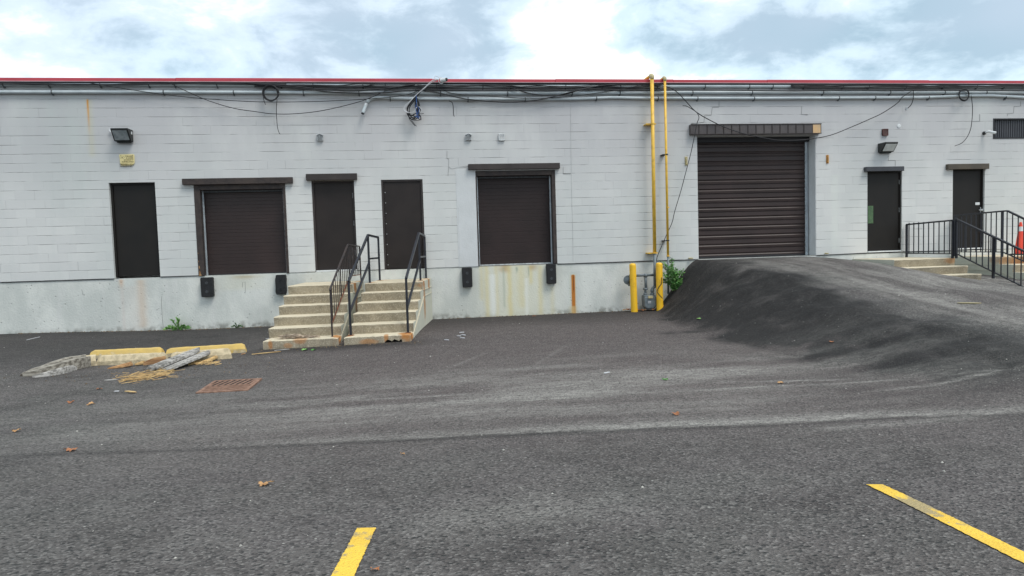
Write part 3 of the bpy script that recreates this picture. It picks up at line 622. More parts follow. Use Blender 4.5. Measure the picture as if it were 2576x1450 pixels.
# ------------------------------------------------------------------ conduits along the wall top
def conduit(pts, y, r, label, clamps, n=10, grp='grey conduits strapped under the roof edge', extra=None):
    P = [W(p, y) for p in pts]; P = [Vector((p.x, y, p.z)) for p in P]; th = thing('conduit', P[0], label, 'conduit', grp)
    mb = MB(); mb.tube(smooth_path(P, 4), r, n); mb.build('pipe', M['conduit'], th, smooth=True)
    cm = MB(); xs_ = [p.x for p in P]; zs_ = [p.z for p in P]
    for cx_ in clamps:
        zc = float(np.interp(cx_, xs_, zs_)); mb2 = [(cx_-.012, y, zc), (cx_+.012, y, zc)]; cm.tube(mb2, r+.006, n)
        cm.box(cx_-.012, cx_+.012, y, -.001, zc-r-.03, zc-r+.0); cm.build('strap', M['clamp'], th); cm = MB()
    if extra: extra(th)
    return th
def rx(a, b_, n, s): r = random.Random(s); return sorted(a+(b_-a)*(i+.2+.6*r.random())/n for i in range(n))
xl, xr = -14, 20
p1 = [(-700, 212), (0, 213.2), (300, 213.2), (900, 215), (1288, 217.7), (1932, 217.5), (2576, 217.8), (3000, 218)]
p2 = [(-700, 231), (0, 232), (300, 232), (900, 233.5), (1288, 234.8), (1932, 233), (2576, 233), (3000, 233)]
conduit(p1, -.055, .040, 'uppermost long grey conduit, tucked right below the red roof edge', rx(-13, 19, 34, 1))
conduit(p2, -.055, .040, 'second grey conduit down, running the whole wall below the uppermost one', rx(-13, 19, 20, 2))
def lb(th):
    mb = MB(); e0 = W(U(1, (1150, 335))[0], -.09); e1 = W(U(1, (1110, 375))[0], -.10); e2 = W(U(1, (1075, 470))[0], -.15)
    mb.tube([e1, e1.lerp(e2, .25)], .042, 12); mb.build('coupling', M['alu'], th, smooth=False)
    mb = MB(); mb.tube(smooth_path([e1.lerp(e2, .25), e1.lerp(e2, .6), e2], 4), .038, 12, rr=None); mb.build('elbow_body', M['conduit'], th, smooth=True)
    mb = MB(); mb.tube([e2, e2+(e2-e1)*.08], .036, 12); mb.build('open_end', M['black'], th)
p3 = U(1, (1118, 362), (1150, 330), (1230, 314), (1500, 322), (2100, 327))+U(2, (0, 327), (600, 327), (1000, 313), (1300, 318), (1900, 320), (2500, 320))+U(3, (400, 318), (800, 316), (1500, 312), (2576, 310))+[(3000, 307)]
conduit(p3, -.06, .036, 'lowest grey conduit, starting at an angled fitting above the middle doors', rx(-1.0, 19, 13, 3), extra=lb)

# ------------------------------------------------------------------ loose cables
CN = [0]
def cable(pts, r, label, mat='black', y=-.125, grp='loose cables strung along the wall top', parent=None, name='cable'):
    CN[0] += 1; P = [W(p, y-.002*(CN[0] % 7)) for p in pts]; mb = MB(); mb.tube(smooth_path(P, 6), r*1.25, 6)
    if parent is not None: return mb.build(name, M[mat], parent, smooth=True)
    o = mb.build(name, M[mat], origin=P[0], smooth=True); return tag(o, label, 'cable', grp)
cable(U(0, (900, 165), (1200, 215), (1600, 275), (2030, 322), (2576, 355))+U(1, (500, 355), (900, 340), (1150, 325), (1480, 292), (1650, 240)), .007, 'thin black cable drooping nearly flat from upper left across to the white-wired tangle')
cable(U(0, (1690, 160), (1900, 260), (2100, 345), (2350, 420), (2576, 455))+U(1, (150, 475), (350, 478), (600, 455), (850, 405), (1100, 335), (1320, 240), (1420, 215)), .007, 'thin black cable with the deepest sag, left of the angled conduit fitting')
cable(U(1, (-100, 165), (300, 190), (600, 225), (900, 243), (1150, 235), (1400, 210), (1600, 180)), .014, 'thick black cable dipping between the left coil and the tangle, upper of two')
cable(U(1, (-100, 168), (400, 215), (700, 252), (1000, 268), (1300, 262), (1500, 245), (1700, 240), (2100, 238), (2576, 237))+U(2, (400, 243), (800, 228), (1100, 240), (1300, 240), (1700, 236), (2200, 240))+U(3, (300, 246), (700, 236), (1200, 238), (1700, 236), (2576, 246))+[(2900, 236)], .012, 'long black cable running level between the two upper conduits to the right edge')
cable(U(1, (700, 232), (900, 222), (1050, 205), (1200, 178)), .009, 'short black cable rising to the red roof edge above the middle doors')
cable(U(1, (1600, 235), (1800, 258), (2100, 325), (2400, 355), (2576, 360))+U(2, (150, 350), (350, 320), (600, 255), (850, 200), (1050, 180)), .011, 'black cable sagging below the conduits right of the tangle')
cable(U(1, (1380, 220), (1800, 225), (2000, 275), (2300, 295), (2576, 315))+U(2, (300, 320), (600, 300), (1000, 245), (1320, 185)), .007, 'thin black cable sagging along the lowest conduit left of the gas pipes')
cable(U(2, (0, 220), (200, 275), (400, 292), (550, 275), (750, 215), (1000, 183)), .010, 'black cable looping once between the dock door and gas pipes')
cable(U(2, (1430, 185), (1560, 205), (1650, 250), (1750, 350), (1850, 455), (2000, 545), (2150, 615), (2350, 680), (2576, 727))+U(3, (100, 742), (300, 742), (480, 722), (650, 685), (850, 605), (1000, 540), (1150, 470), (1300, 370), (1350, 310), (1440, 250)), .009, 'long black cable hanging in one deep curve across the garage flashing', y=-.17)
cable(U(2, (1718, 393), (1760, 400), (1850, 455), (1875, 490), (1880, 525), (1862, 570), (1840, 680), (1800, 870), (1750, 1060), (1700, 1250), (1640, 1449))+Lo(2, (1610, 150), (1560, 260), (1500, 400), (1460, 500), (1450, 590), (1475, 660), (1503, 705)), .007, 'thin grey-black cable hanging from the garage flashing down to the gas meter bollards', y=-.19)
cable(U(1, (212, 330), (205, 450), (215, 600), (232, 665), (245, 682)), .006, 'thin black cable end dangling straight below the left coil')
cable(U(1, (1940, 345), (1975, 365), (1985, 420), (1987, 480), (1995, 503)), .008, 'short black cable end dangling between tangle and white vents')
cable(U(3, (2045, 290), (2058, 430), (2045, 600), (2010, 700), (1950, 770), (1880, 800)), .007, 'thin black cable end curving down left below the right coil')
cable(U(3, (1462, 238), (1462, 320), (1440, 385), (1400, 425)), .008, 'short grey cable end with a white clip, right of the garage')
cable(U(1, (70, 290), (80, 340), (95, 385)), .006, 'tiny hooked black cable end left of the left coil')
q = W(U(3, (1392, 432))[0], -.12); mb = MB(); mb.lathe([(.02, -.03), (.026, -.01), (.018, .02), (.026, .03)], q, 'y', 10); mb.bar(q+Vector((0, 0, .03)), q+Vector((.02, 0, .06)), .03); tag(mb.build('cable_clip', M['alu'], origin=q), 'small broken white cable clip hanging high on the wall right of the garage', 'cable clip')
def bundle(x0_, x1_, ylo, yhi, n, seed, label):
    r = random.Random(seed); a = W((x0_, (ylo+yhi)/2), -.13); th = thing('cable_bundle', a, label, 'cable bundle', 'bunched black cables under the roof edge')
    for i in range(n):
        m_ = 9; pts = []; off = r.uniform(ylo, yhi); ph = r.random()*6
        for k in range(m_): pts.append((x0_+(x1_-x0_)*k/(m_-1), min(max(off+r.uniform(-3, 3)+2.5*math.sin(ph+k*.9), ylo), yhi)))
        cable(pts, r.choice([.006, .008, .011]), None, parent=th, y=-.11)
bundle(-50, 720, 209.5, 214, 5, 1, 'black cables bunched against the red edge, at far left')
bundle(640, 1060, 211.5, 219, 5, 2, 'black cables bunched against the red edge, above the middle doors')
bundle(1050, 1660, 214.5, 223, 4, 3, 'black cables bunched under the red edge, between tangle and gas pipes')
bundle(1990, 2620, 214.5, 224, 6, 4, 'thickest bunch of black cables, under the red edge right of the garage')
def coil(px, rad, label, n, seed):
    r = random.Random(seed); c_ = W(px, -.15); mb = MB()
    for k in range(n):
        rr_ = rad*(1+r.uniform(-.09, .06)); ox, oz = r.uniform(-.012, .012), r.uniform(-.02, .01); ex = r.uniform(.97, 1.08)
        mb.tube([(c_.x+ox+rr_*math.cos(a*math.pi/14), -.12-.009*k, c_.z+oz+rr_*ex*math.sin(a*math.pi/14)) for a in range(29)], .010, 6)
    tag(mb.build('cable_coil', M['black'], origin=c_, smooth=True), label, 'cable coil', 'cable coils hung on the conduits')
coil(U(1, (150, 268))[0], .165, 'thick black cable coil hung on the conduits near the left dock door', 7, 4)
coil(U(3, (1976, 282))[0], .140, 'thin black cable coil hung on the conduits above the far right doors', 4, 5)
# tangle
c_ = W(U(1, (1580, 420))[0], -.18); th = thing('cable_tangle', c_, 'messy knot of black, white and blue wires hanging above the middle doors', 'cable tangle'); r = random.Random(9)
for i in range(9):
    k = r.uniform(-14, 14); s_ = r.uniform(.85, 1.15)
    cable(U(1, (1720+k*.3, 190+k*.3), (1650+k*.4, 250+k*.3), (1580+k, 340), (1530+k, 420), (1530+k+r.uniform(-10, 20), 480+k), (1570+k*2, 520*s_**.2+r.uniform(-40, 25)), (1640+r.uniform(-20, 25), 500+r.uniform(-60, 40)), (1610+r.uniform(-10, 40), 400+r.uniform(-20, 40)), (1610, 300)), r.choice([.006, .008, .010]), None, parent=th, y=-.18)
for e in [[(1540, 430), (1555, 520), (1590, 575), (1615, 602)], [(1525, 440), (1540, 520), (1575, 570), (1600, 598)], [(1600, 470), (1650, 480), (1688, 472)]]: cable(U(1, *e), .006, None, parent=th, y=-.19)
for e in [[(1840, 128), (1770, 145), (1700, 210), (1620, 280), (1550, 350), (1495, 400), (1490, 440), (1530, 465), (1590, 455), (1615, 410)], [(1830, 132), (1760, 165), (1690, 225), (1600, 300), (1540, 370), (1490, 430), (1530, 462)], [(1640, 400), (1665, 440), (1650, 480), (1665, 490)]]:
    cable(U(1, *e), .0065, None, 'whcable', y=-.20, parent=th, name='white_wire')
for e in [[(1610, 290), (1615, 370), (1605, 420), (1625, 480)], [(1605, 390), (1640, 430), (1620, 510), (1650, 500)], [(1600, 500), (1640, 520), (1610, 470)]]: cable(U(1, *e), .009, None, 'blcable', y=-.205, parent=th, name='blue_wire')

# rooftop camera
q = W(U(1, (1880, 138))[0], -.16); th = thing('security_camera', q, 'white camera with a looped wire on the red roof edge', 'security camera', 'white security cameras')
mb = MB(); mb.tube([q+Vector((-.05, 0, -.01)), q+Vector((.07, -.06, .0))], .048, 14); mb.build('housing', M['white'], th, smooth=False, bevel=.008)
mb = MB(); mb.tube([q+Vector((.07, -.06, 0)), q+Vector((.095, -.075, .0))], .038, 14); mb.build('lens', M['lamp'], th)
mb = MB(); mb.tube([q+Vector((-.04+.06*math.cos(a), .0, -.01+.07*math.sin(a))) for a in np.linspace(0, 6.3, 18)], .009, 6); mb.build('mounting_ring', M['white'], th, smooth=True)
mb = MB(); mb.tube(smooth_path([q+Vector((-.17, 0, .0)), q+Vector((-.19, 0, .08)), q+Vector((-.13, 0, .09)), q+Vector((-.02, 0, .02))], 5), .006, 6); mb.bar(q+Vector((-.02, 0, -.03)), (q.x-.02, -.1, q.z-.10), .03); mb.build('wire_loop', M['whcable'], th, smooth=True)
# wall camera at right
q = W(U(3, (2170, 672))[0], 0); th = thing('security_camera', q, 'white bullet camera on a dark base beside the ribbed panel', 'security camera', 'white security cameras')
mb = MB(); mb.lathe([(.045, 0), (.045, .04), (.03, .06)], (q.x, -.001, q.z), 'y', 14); mb.build('base', M['lamp'], th)
mb = MB(); mb.tube([(q.x, -.05, q.z), (q.x+.03, -.10, q.z+.02), (q.x+.06, -.12, q.z+.01)], .02, 10); mb.build('arm', M['white'], th, smooth=True)
mb = MB(); mb.tube([(q.x+.03, -.11, q.z+.03), (q.x+.14, -.24, q.z-.03)], .034, 12); mb.build('housing', M['white'], th); mb = MB(); mb.tube([(q.x+.135, -.235, q.z-.028), (q.x+.145, -.247, q.z-.033)], .028, 12); mb.build('lens', M['alu'], th)

# ------------------------------------------------------------------ wall lamps, vents, signs
def wall_lamp(px, w, h, lens, label, seam=True):
    q = W(px, 0); th = thing('wall_lamp', q, label, 'wall lamp', 'wall pack lamps'); x0_, x1_ = q.x-w/2, q.x+w/2
    top, bot = .30, .13; mb = MB()
    mb.prism([(-.002, -h/2), (-bot, -h/2), (-top, h/2-.03), (-top, h/2), (-.002, h/2+.0)], lambda u, v, ww: (ww, u, q.z+v), x0_, x1_)
    mb.box(x0_+.04, x1_-.04, -.10, -.003, q.z-h/2-.03, q.z-h/2-.001)
    mb.build('housing', M['lamp'], th, bevel=.010)
    dv = Vector((0, -(top-bot), h-.03)).normalized(); nv = Vector((0, -dv.z, dv.y)); nv = nv if nv.y < 0 else -nv
    a = Vector((0, -bot, q.z-h/2))+dv*.03; L_ = math.hypot(top-bot, h-.03)-.055; mb = MB()
    vs = [Vector((x0_+.03, 0, 0))+a, Vector((x1_-.03, 0, 0))+a, Vector((x1_-.03, 0, 0))+a+dv*L_, Vector((x0_+.03, 0, 0))+a+dv*L_]
    mb.add([v+nv*.002 for v in vs]+[v+nv*.010 for v in vs], [(0, 1, 2, 3), (4, 7, 6, 5), (0, 4, 5, 1), (1, 5, 6, 2), (2, 6, 7, 3), (3, 7, 4, 0)]); mb.build('lens', lens, th)
    return th, q
th, q = wall_lamp((314, 343), .36, .26, M['lens'], 'dark wall lamp with dim lens above the yellowish sign, at far left')
mb = MB(); mb.tube(smooth_path([(q.x-.16, -.06, q.z+.10), (q.x-.26, -.05, q.z+.09), (q.x-.30, -.05, q.z+.13), (q.x-.24, -.05, q.z+.15)], 4), .014, 8); mb.build('sensor_arm', M['white'], th, smooth=True)
mb = MB(); mb.box(q.x+.182, q.x+.190, -.13, -.08, q.z+.02, q.z+.08); mb.build('latch', M['white'], th)
wall_lamp((2224, 373), .36, .23, M['lens2'], 'black wall lamp with bright pale lens above a right-hand door')
def vent(px, w, h, kind, label):
    q = W(px, 0); mat = {'w': M['white'], 'a': M['alu'], 'r': M['redvent']}[kind]; th = thing('wall_vent', q, label, 'vent', 'small wall vents'); n = 5
    mb = MB(); mb.box(q.x-w/2, q.x+w/2, -.014, -.001, q.z-h/2, q.z+h/2); mb.build('backplate', M['clamp'] if kind != 'r' else M['black'], th)
    mb = MB()
    for (a, b_, c_, d) in ((-w/2, -w/2+.014, -h/2, h/2), (w/2-.014, w/2, -h/2, h/2), (-w/2+.014, w/2-.014, h/2-.014, h/2), (-w/2+.014, w/2-.014, -h/2, -h/2+.014)): mb.box(q.x+a, q.x+b_, -.05, -.015, q.z+c_, q.z+d)
    mb.build('frame', mat, th, bevel=.003)
    mb = MB()
    for k in range(n):
        zc = q.z-h/2+(k+.75)*(h-.02)/n
        mb.prism([(-.048, -.011), (-.036, .009), (-.030, .009), (-.042, -.011)] if kind != 'a' else [(-.060, -.012), (-.036, .009), (-.030, .009), (-.052, -.012)], lambda u, v, ww: (ww, u, zc+v), q.x-w/2+.016, q.x+w/2-.016)
    mb.build('slat', mat, th)
    if kind == 'a':
        mb = MB(); mb.tube([(q.x+.07*math.cos(a), -.06, q.z+.02+.06*math.sin(a)) for a in np.linspace(.2, 2.95, 9)], .010, 6); mb.build('hood_ring', mat, th, smooth=True)
vent(U(1, (646, 718))[0], .135, .15, 'a', 'silver hooded vent above the middle left door'); vent(U(1, (2137, 715))[0], .135, .14, 'a', 'silver round-hooded vent left of the white square vent')
vent(U(1, (2470, 713))[0], .15, .165, 'w', 'white square slatted vent above the right dock door'); vent(U(3, (1172, 664))[0], .155, .175, 'r', 'reddish brown square vent above the black wall lamp')
def bracket(px, mat, label):
    q = W(px, 0); th = thing('wall_bracket', q, label, 'bracket', 'small upright brackets beside the garage')
    mb = MB(); mb.box(q.x-.035, q.x+.035, -.012, -.001, q.z-.11, q.z+.11); mb.build('plate', mat, th, bevel=.004)
    mb = MB(); mb.box(q.x-.015, q.x+.018, -.045, -.013, q.z-.085, q.z+.085); mb.build('rib', mat, th, bevel=.006)
    mb = MB(); mb.lathe([(.009, 0), (.006, .006)], (q.x, -.012, q.z+.098), 'y', 8); mb.lathe([(.009, 0), (.006, .006)], (q.x, -.012, q.z-.098), 'y', 8); mb.build_each('screw', M['clamp'], th)
bracket(U(2, (1752, 952))[0], M['cream'], 'small cream upright bracket left of the garage'); bracket(U(3, (597, 933))[0], M['orangeb'], 'small rusty orange bracket right of the garage')
# security sign
a = W((300.5, 389), 0); b_ = W((340.5, 416), 0); cx_, cz_ = (a.x+b_.x)/2, (a.z+b_.z)/2; w_, h_ = b_.x-a.x, a.z-b_.z
th = thing('security_sign', (cx_, 0, cz_), 'cream sign with brown surveillance warning text below the far left lamp', 'sign')
mb = MB(); hw, hh = w_/2, h_/2; mb.prism([(-hw+.03, -hh-.004), (hw-.04, -hh), (hw-.005, -hh+.05), (hw, hh-.02), (hw-.02, hh), (-hw+.02, hh), (-hw, hh-.02), (-hw+.015, -hh+.03)], lambda u, v, ww: (cx_+u, ww, cz_+v), -.022, -.014); mb.build('board', M['sign'], th, bevel=.002)
mb = MB()
for sx in (-1, 1):
    for sz in (-1, 1): mb.lathe([(.008, 0), (.008, .01)], (cx_+sx*(hw-.035), -.013, cz_+sz*(hh-.022)), 'y', 8)
mb.build_each('screw', M['clamp'], th)
def text(s_, x_, y_, z_, size, mat, parent, al='RIGHT', name='lettering'):
    cu = bpy.data.curves.new('t', 'FONT'); cu.body = s_; cu.size = size; cu.align_x = al; cu.extrude = .0012; cu.offset = size*.022
    ob = bpy.data.objects.new('t', cu); S.collection.objects.link(ob); dg = bpy.context.evaluated_depsgraph_get(); dg.update()
    me_ = bpy.data.meshes.new_from_object(ob.evaluated_get(dg)); me_.name = name; bpy.data.objects.remove(ob)
    off = Vector(parent['_o'])
    mt = Matrix.Translation(Vector((x_, y_, z_))-off) @ Matrix.Rotation(math.pi/2, 4, 'X'); me_.transform(mt); me_.materials.clear(); me_.materials.append(mat)
    o = bpy.data.objects.new(name, me_); S.collection.objects.link(o); o.parent = parent; o['_o'] = list(off); return o
z_ = cz_+hh-.055
for i, (s_, dx_) in enumerate([('THIS AREA', 0), ('IS UNDER', 0), ('24 HOUR TV', 0), ('SURVEILLANCE', 0), ('TRESPASSERS WILL', -.02), ('BE PROSECUTED', -.04)]):
    text(s_, cx_+hw-.025+dx_, -.0235, z_-i*.042-(.01 if i > 3 else 0), .036 if i < 4 else .033, M['ink'], th)
mb = MB(); mb.tube([(cx_-.10+.045*math.cos(t_), -.0225, cz_+.05+.028*math.sin(t_)) for t_ in np.linspace(0, 6.28, 20)], .0018, 5); mb.lathe([(.012, 0), (.012, .002)], (cx_-.10, -.022, cz_+.05), 'y', 10); mb.build('eye_mark', M['ink'], th)
# small spigot / pipe stub near the garage foot
q = W(Lo(2, (1792, 507))[0], 0); mb = MB(); mb.tube([(q.x-.03, -.001, q.z), (q.x-.03, -.05, q.z), (q.x+.05, -.06, q.z-.005)], .018, 8); mb.lathe([(.028, -.01), (.028, .012)], (q.x+.01, -.06, q.z), 'z', 8); tag(mb.build('hose_bib', M['cream'], origin=q), 'tiny cream hose tap low on the wall, left of the garage', 'tap')
q = W(Lo(3, (585, 458))[0], 0); mb = MB(); mb.tube([(q.x-.03, -.001, q.z), (q.x-.03, -.05, q.z), (q.x+.03, -.06, q.z-.005)], .016, 8); mb.lathe([(.026, -.01), (.026, .012)], (q.x, -.06, q.z), 'z', 8); tag(mb.build('hose_bib', M['cream'], origin=q), 'tiny cream hose tap low on the wall, right of the garage', 'tap')

# ------------------------------------------------------------------ dock bumpers
def bumper(l, r, t_, b__, label, worn=False):
    a = W((l, t_), -.11); b_ = W((r, b__), -.11); mb = MB(); x0_, x1_, z0_, z1_ = a.x, b_.x, b_.z, a.z; cx_ = (x0_+x1_)/2
    th = thing('dock_bumper', (cx_, 0, z0_), label, 'dock bumper', 'black rubber dock bumpers'); w = (x1_-x0_)/2; h = z1_-z0_
    if worn: poly = [(-w*.85, 0), (w*.85, .01), (w, h*.2), (w*.96, h*.5), (w*1.02, h*.8), (w*.9, h), (-w*.8, h*.99), (-w, h*.75), (-w*.97, h*.4), (-w*1.02, h*.12)]
    else: poly = [(-w*.96, .02), (-w*.85, 0), (w*.9, .0), (w, .03), (w, h-.02), (w*.9, h), (-w*.9, h), (-w, h-.03)]
    mb.prism(poly, lambda u, v, ww: (cx_+u, ww, z0_+v), -.115, .011); mb.build('rubber_block', M['rubber'], th, bevel=.012)
    for zz in (.27, .72):
        mb = MB(); zc = z0_+h*zz; mb.tube([(cx_+.026*math.cos(t2), -.117, zc+.026*math.sin(t2)) for t2 in np.linspace(0, 6.28, 15)], .005, 5); mb.lathe([(.012, 0), (.010, .006)], (cx_, -.1155, zc), 'y', 8); mb.build('bolt', M['clamp'] if not worn else M['rubber'], th)
bumper(503, 537, 699, 747, 'black rubber dock bumper under the left corner of the left dock door')
bumper(691, 721, 692, 741, 'worn lumpy black dock bumper just left of the steps', True)
bumper(1162, 1189, 674, 723, 'black rubber dock bumper under the left corner of the right dock door')
bumper(1375, 1400, 665, 714, 'black rubber dock bumper under the right corner of the right dock door')

# ------------------------------------------------------------------ gas pipes, meter, bollards
def gas_pipe(px_top, px_bot, r, label, elb, ybase, clips, greyto=None):
    a = W(px_top, ybase); b_ = W(px_bot, ybase); th = thing('gas_pipe', b_, label, 'gas pipe', 'yellow gas pipes')
    mb = MB(); mb.tube([b_, (a.x, ybase, a.z)], r, 12); mb.build('riser', M['yellow'], th, smooth=True)
    mb = MB(); mb.tube(smooth_path([(a.x, ybase, a.z-.03), (a.x, ybase-.004, a.z+.02), (a.x-.0, ybase+.07, a.z+.055)], 4), r+.011, 12); mb.build('elbow', M['cream'], th, smooth=True)
    mb = MB(); mb.tube([(a.x, ybase+.05, a.z+.055), (a.x, .55, a.z+.055), (a.x, .75, a.z-.1)], r*.9, 10); mb.build('roof_run', M['yellow'], th, smooth=True)
    for c_, dark in clips:
        q = W(c_, ybase); mb = MB(); mb.lathe([(r+.008, -.014), (r+.008, .014)], (q.x, ybase, q.z), 'z', 12); dark is None or mb.box(q.x-.16 if not dark else q.x-.09, q.x+(.09 if not dark else .01), ybase+.01, -.001, q.z-.012, q.z+.012); mb.build('clamp', M['yellow'] if not dark else M['black'], th)
    if greyto:
        q = W(greyto, ybase); mb = MB(); mb.tube([(b_.x, ybase, b_.z), (b_.x-.01, ybase, q.z)], r*.86, 12); mb.build('unpainted_pipe', M['gasgrey'], th, smooth=True)
    return a, b_
ga, gb = gas_pipe((1640, 195), Lo(2, (1436, 455))[0], .044, 'thick yellow gas pipe rising over the roof edge, left one', 1, -.22, [(U(2, (1415, 577))[0], False), (Lo(2, (1434, 455))[0], False)], Lo(2, (1436, 800))[0])
ga2, gb2 = gas_pipe((1672.5, 200), Lo(2, (1570, 485))[0], .030, 'thin yellow gas pipe rising over the roof edge, right one', 1, -.20, [(U(2, (1555, 885))[0], True), (U(2, (1566, 1420))[0], None), (Lo(2, (1568, 330))[0], True), (Lo(2, (1570, 485))[0], None)], (1677, 740))
q = W(Lo(2, (1378, 930))[0], -.25); th = thing('gas_meter', (q.x, -.25, 0), 'grey gas meter with pipework standing between two yellow bollards', 'gas meter'); mx, mz = q.x, q.z
mb = MB(); mb.prism([(-.15, -.15), (-.10, -.21), (.10, -.21), (.16, -.14), (.165, .05), (.15, .10), (-.15, .10), (-.165, .04)], lambda u, v, ww: (mx+u, ww, mz+v), -.37, -.14); mb.build('meter_body', M['gasgrey'], th, bevel=.035, seg=3)
mb = MB(); mb.prism([(-.16, .06), (.15, .06), (.14, .13), (-.15, .13)], lambda u, v, ww: (mx+u, ww, mz+v), -.35, -.15); mb.lathe([(.048, .10), (.052, .16), (.04, .19)], (mx-.09, -.25, mz), 'z', 12); mb.lathe([(.048, .10), (.052, .16), (.04, .19)], (mx+.09, -.25, mz), 'z', 12); mb.build('meter_head', M['gasgrey'], th, bevel=.012)
mb = MB(); mb.box(mx-.06, mx+.055, -.395, -.351, mz+.055, mz+.115); mb.build('dial_window', M['cream'], th, bevel=.006)
mb = MB(); mb.box(mx-.065, mx+.01, -.376, -.370, mz-.07, mz-.01); mb.build('label_plate', M['alu'], th)
mb = MB(); q1 = W(Lo(2, (1343, 680))[0], -.22)
mb.tube([(mx-.09, -.25, mz+.18), (mx-.09, -.25, mz+.25)], .032, 10); mb.lathe([(.058, -.02), (.066, 0), (.058, .03)], (mx-.085, -.25, mz+.28), 'z', 12)
mb.tube([(q1.x, -.24, mz+.28), (q1.x, -.22, q1.z)], .034, 10); mb.lathe([(.05, -.04), (.05, .04)], (q1.x, -.22, q1.z), 'z', 10)
q0 = W(Lo(2, (1180, 680))[0], -.22); q2 = W(Lo(2, (1440, 680))[0], -.22); mb.tube([(q0.x, -.22, q1.z+.005), (q2.x, -.22, q1.z+.005)], .034, 10)
mb.tube(smooth_path([(mx+.09, -.25, mz+.18), (mx+.09, -.25, mz+.27), (mx+.13, -.24, mz+.31), (gb.x, -.22, mz+.34)], 4), .034, 10)
mb.lathe([(.05, -.03), (.05, .03)], (mx+.09, -.25, mz+.24), 'z', 10); mb.build('connecting_pipe', M['gasgrey'], th, smooth=True)
q = W(Lo(2, (1170, 727))[0], -.25); mb = MB(); mb.lathe([(.10, 0), (.115, .02), (.115, .045), (.07, .06), (.03, .09), (.02, .11)], (q.x, -.20, q.z), 'y', 20); mb.tube([(q.x+.02, -.22, q.z), (q.x+.10, -.22, q.z-.0), (q.x+.13, -.22, q1.z)], .035, 10); mb.tube([(q.x+.03, -.22, q.z-.08), (q.x+.03, -.22, q.z-.15)], .03, 8); mb.build('regulator', M['gasgrey'], th, smooth=False)
def bollard(base, top, r, label, lean=0):
    h = top-base.z; th = thing('bollard', (base.x, base.y, base.z-.05), label, 'bollard', 'yellow bollards guarding the gas meter')
    mb = MB(); mb.lathe([(r, -.05), (r, h-.05), (r*.95, h-.02), (r*.8, h), (r*.3, h+.012)], base, 'z', 20)
    mb.v = [(x_-lean*(z_-base.z), y_, z_) for x_, y_, z_ in mb.v]; o = mb.build('sleeve', M['bollard'], th, smooth=False); 
    mb = MB(); mb.lathe([(r-.012, -.3), (r-.012, -.0)], base, 'z', 14); mb.build('post', M['pit'], th)
for p in (): pass
b1 = G((1596, 785)); b1.z = gz1(b1.x, b1.y); bollard(b1, XP((1594, 664), b1.x).z, .082, 'full yellow bollard with a visible foot, left of the gas meter', .02)
b2_ = W((1660, 770), -.42); b2_.z = -.0; bollard(b2_, XP((1657, 662), b2_.x).z, .082, 'yellow bollard with its foot buried in the asphalt slope, right of the gas meter')
cable(Lo(2, (1505, 700), (1505, 760), (1480, 795), (1462, 830), (1462, 850), (1490, 885), (1515, 912)), .008, 'black cable end wrapped around the half buried yellow bollard', y=-.53)

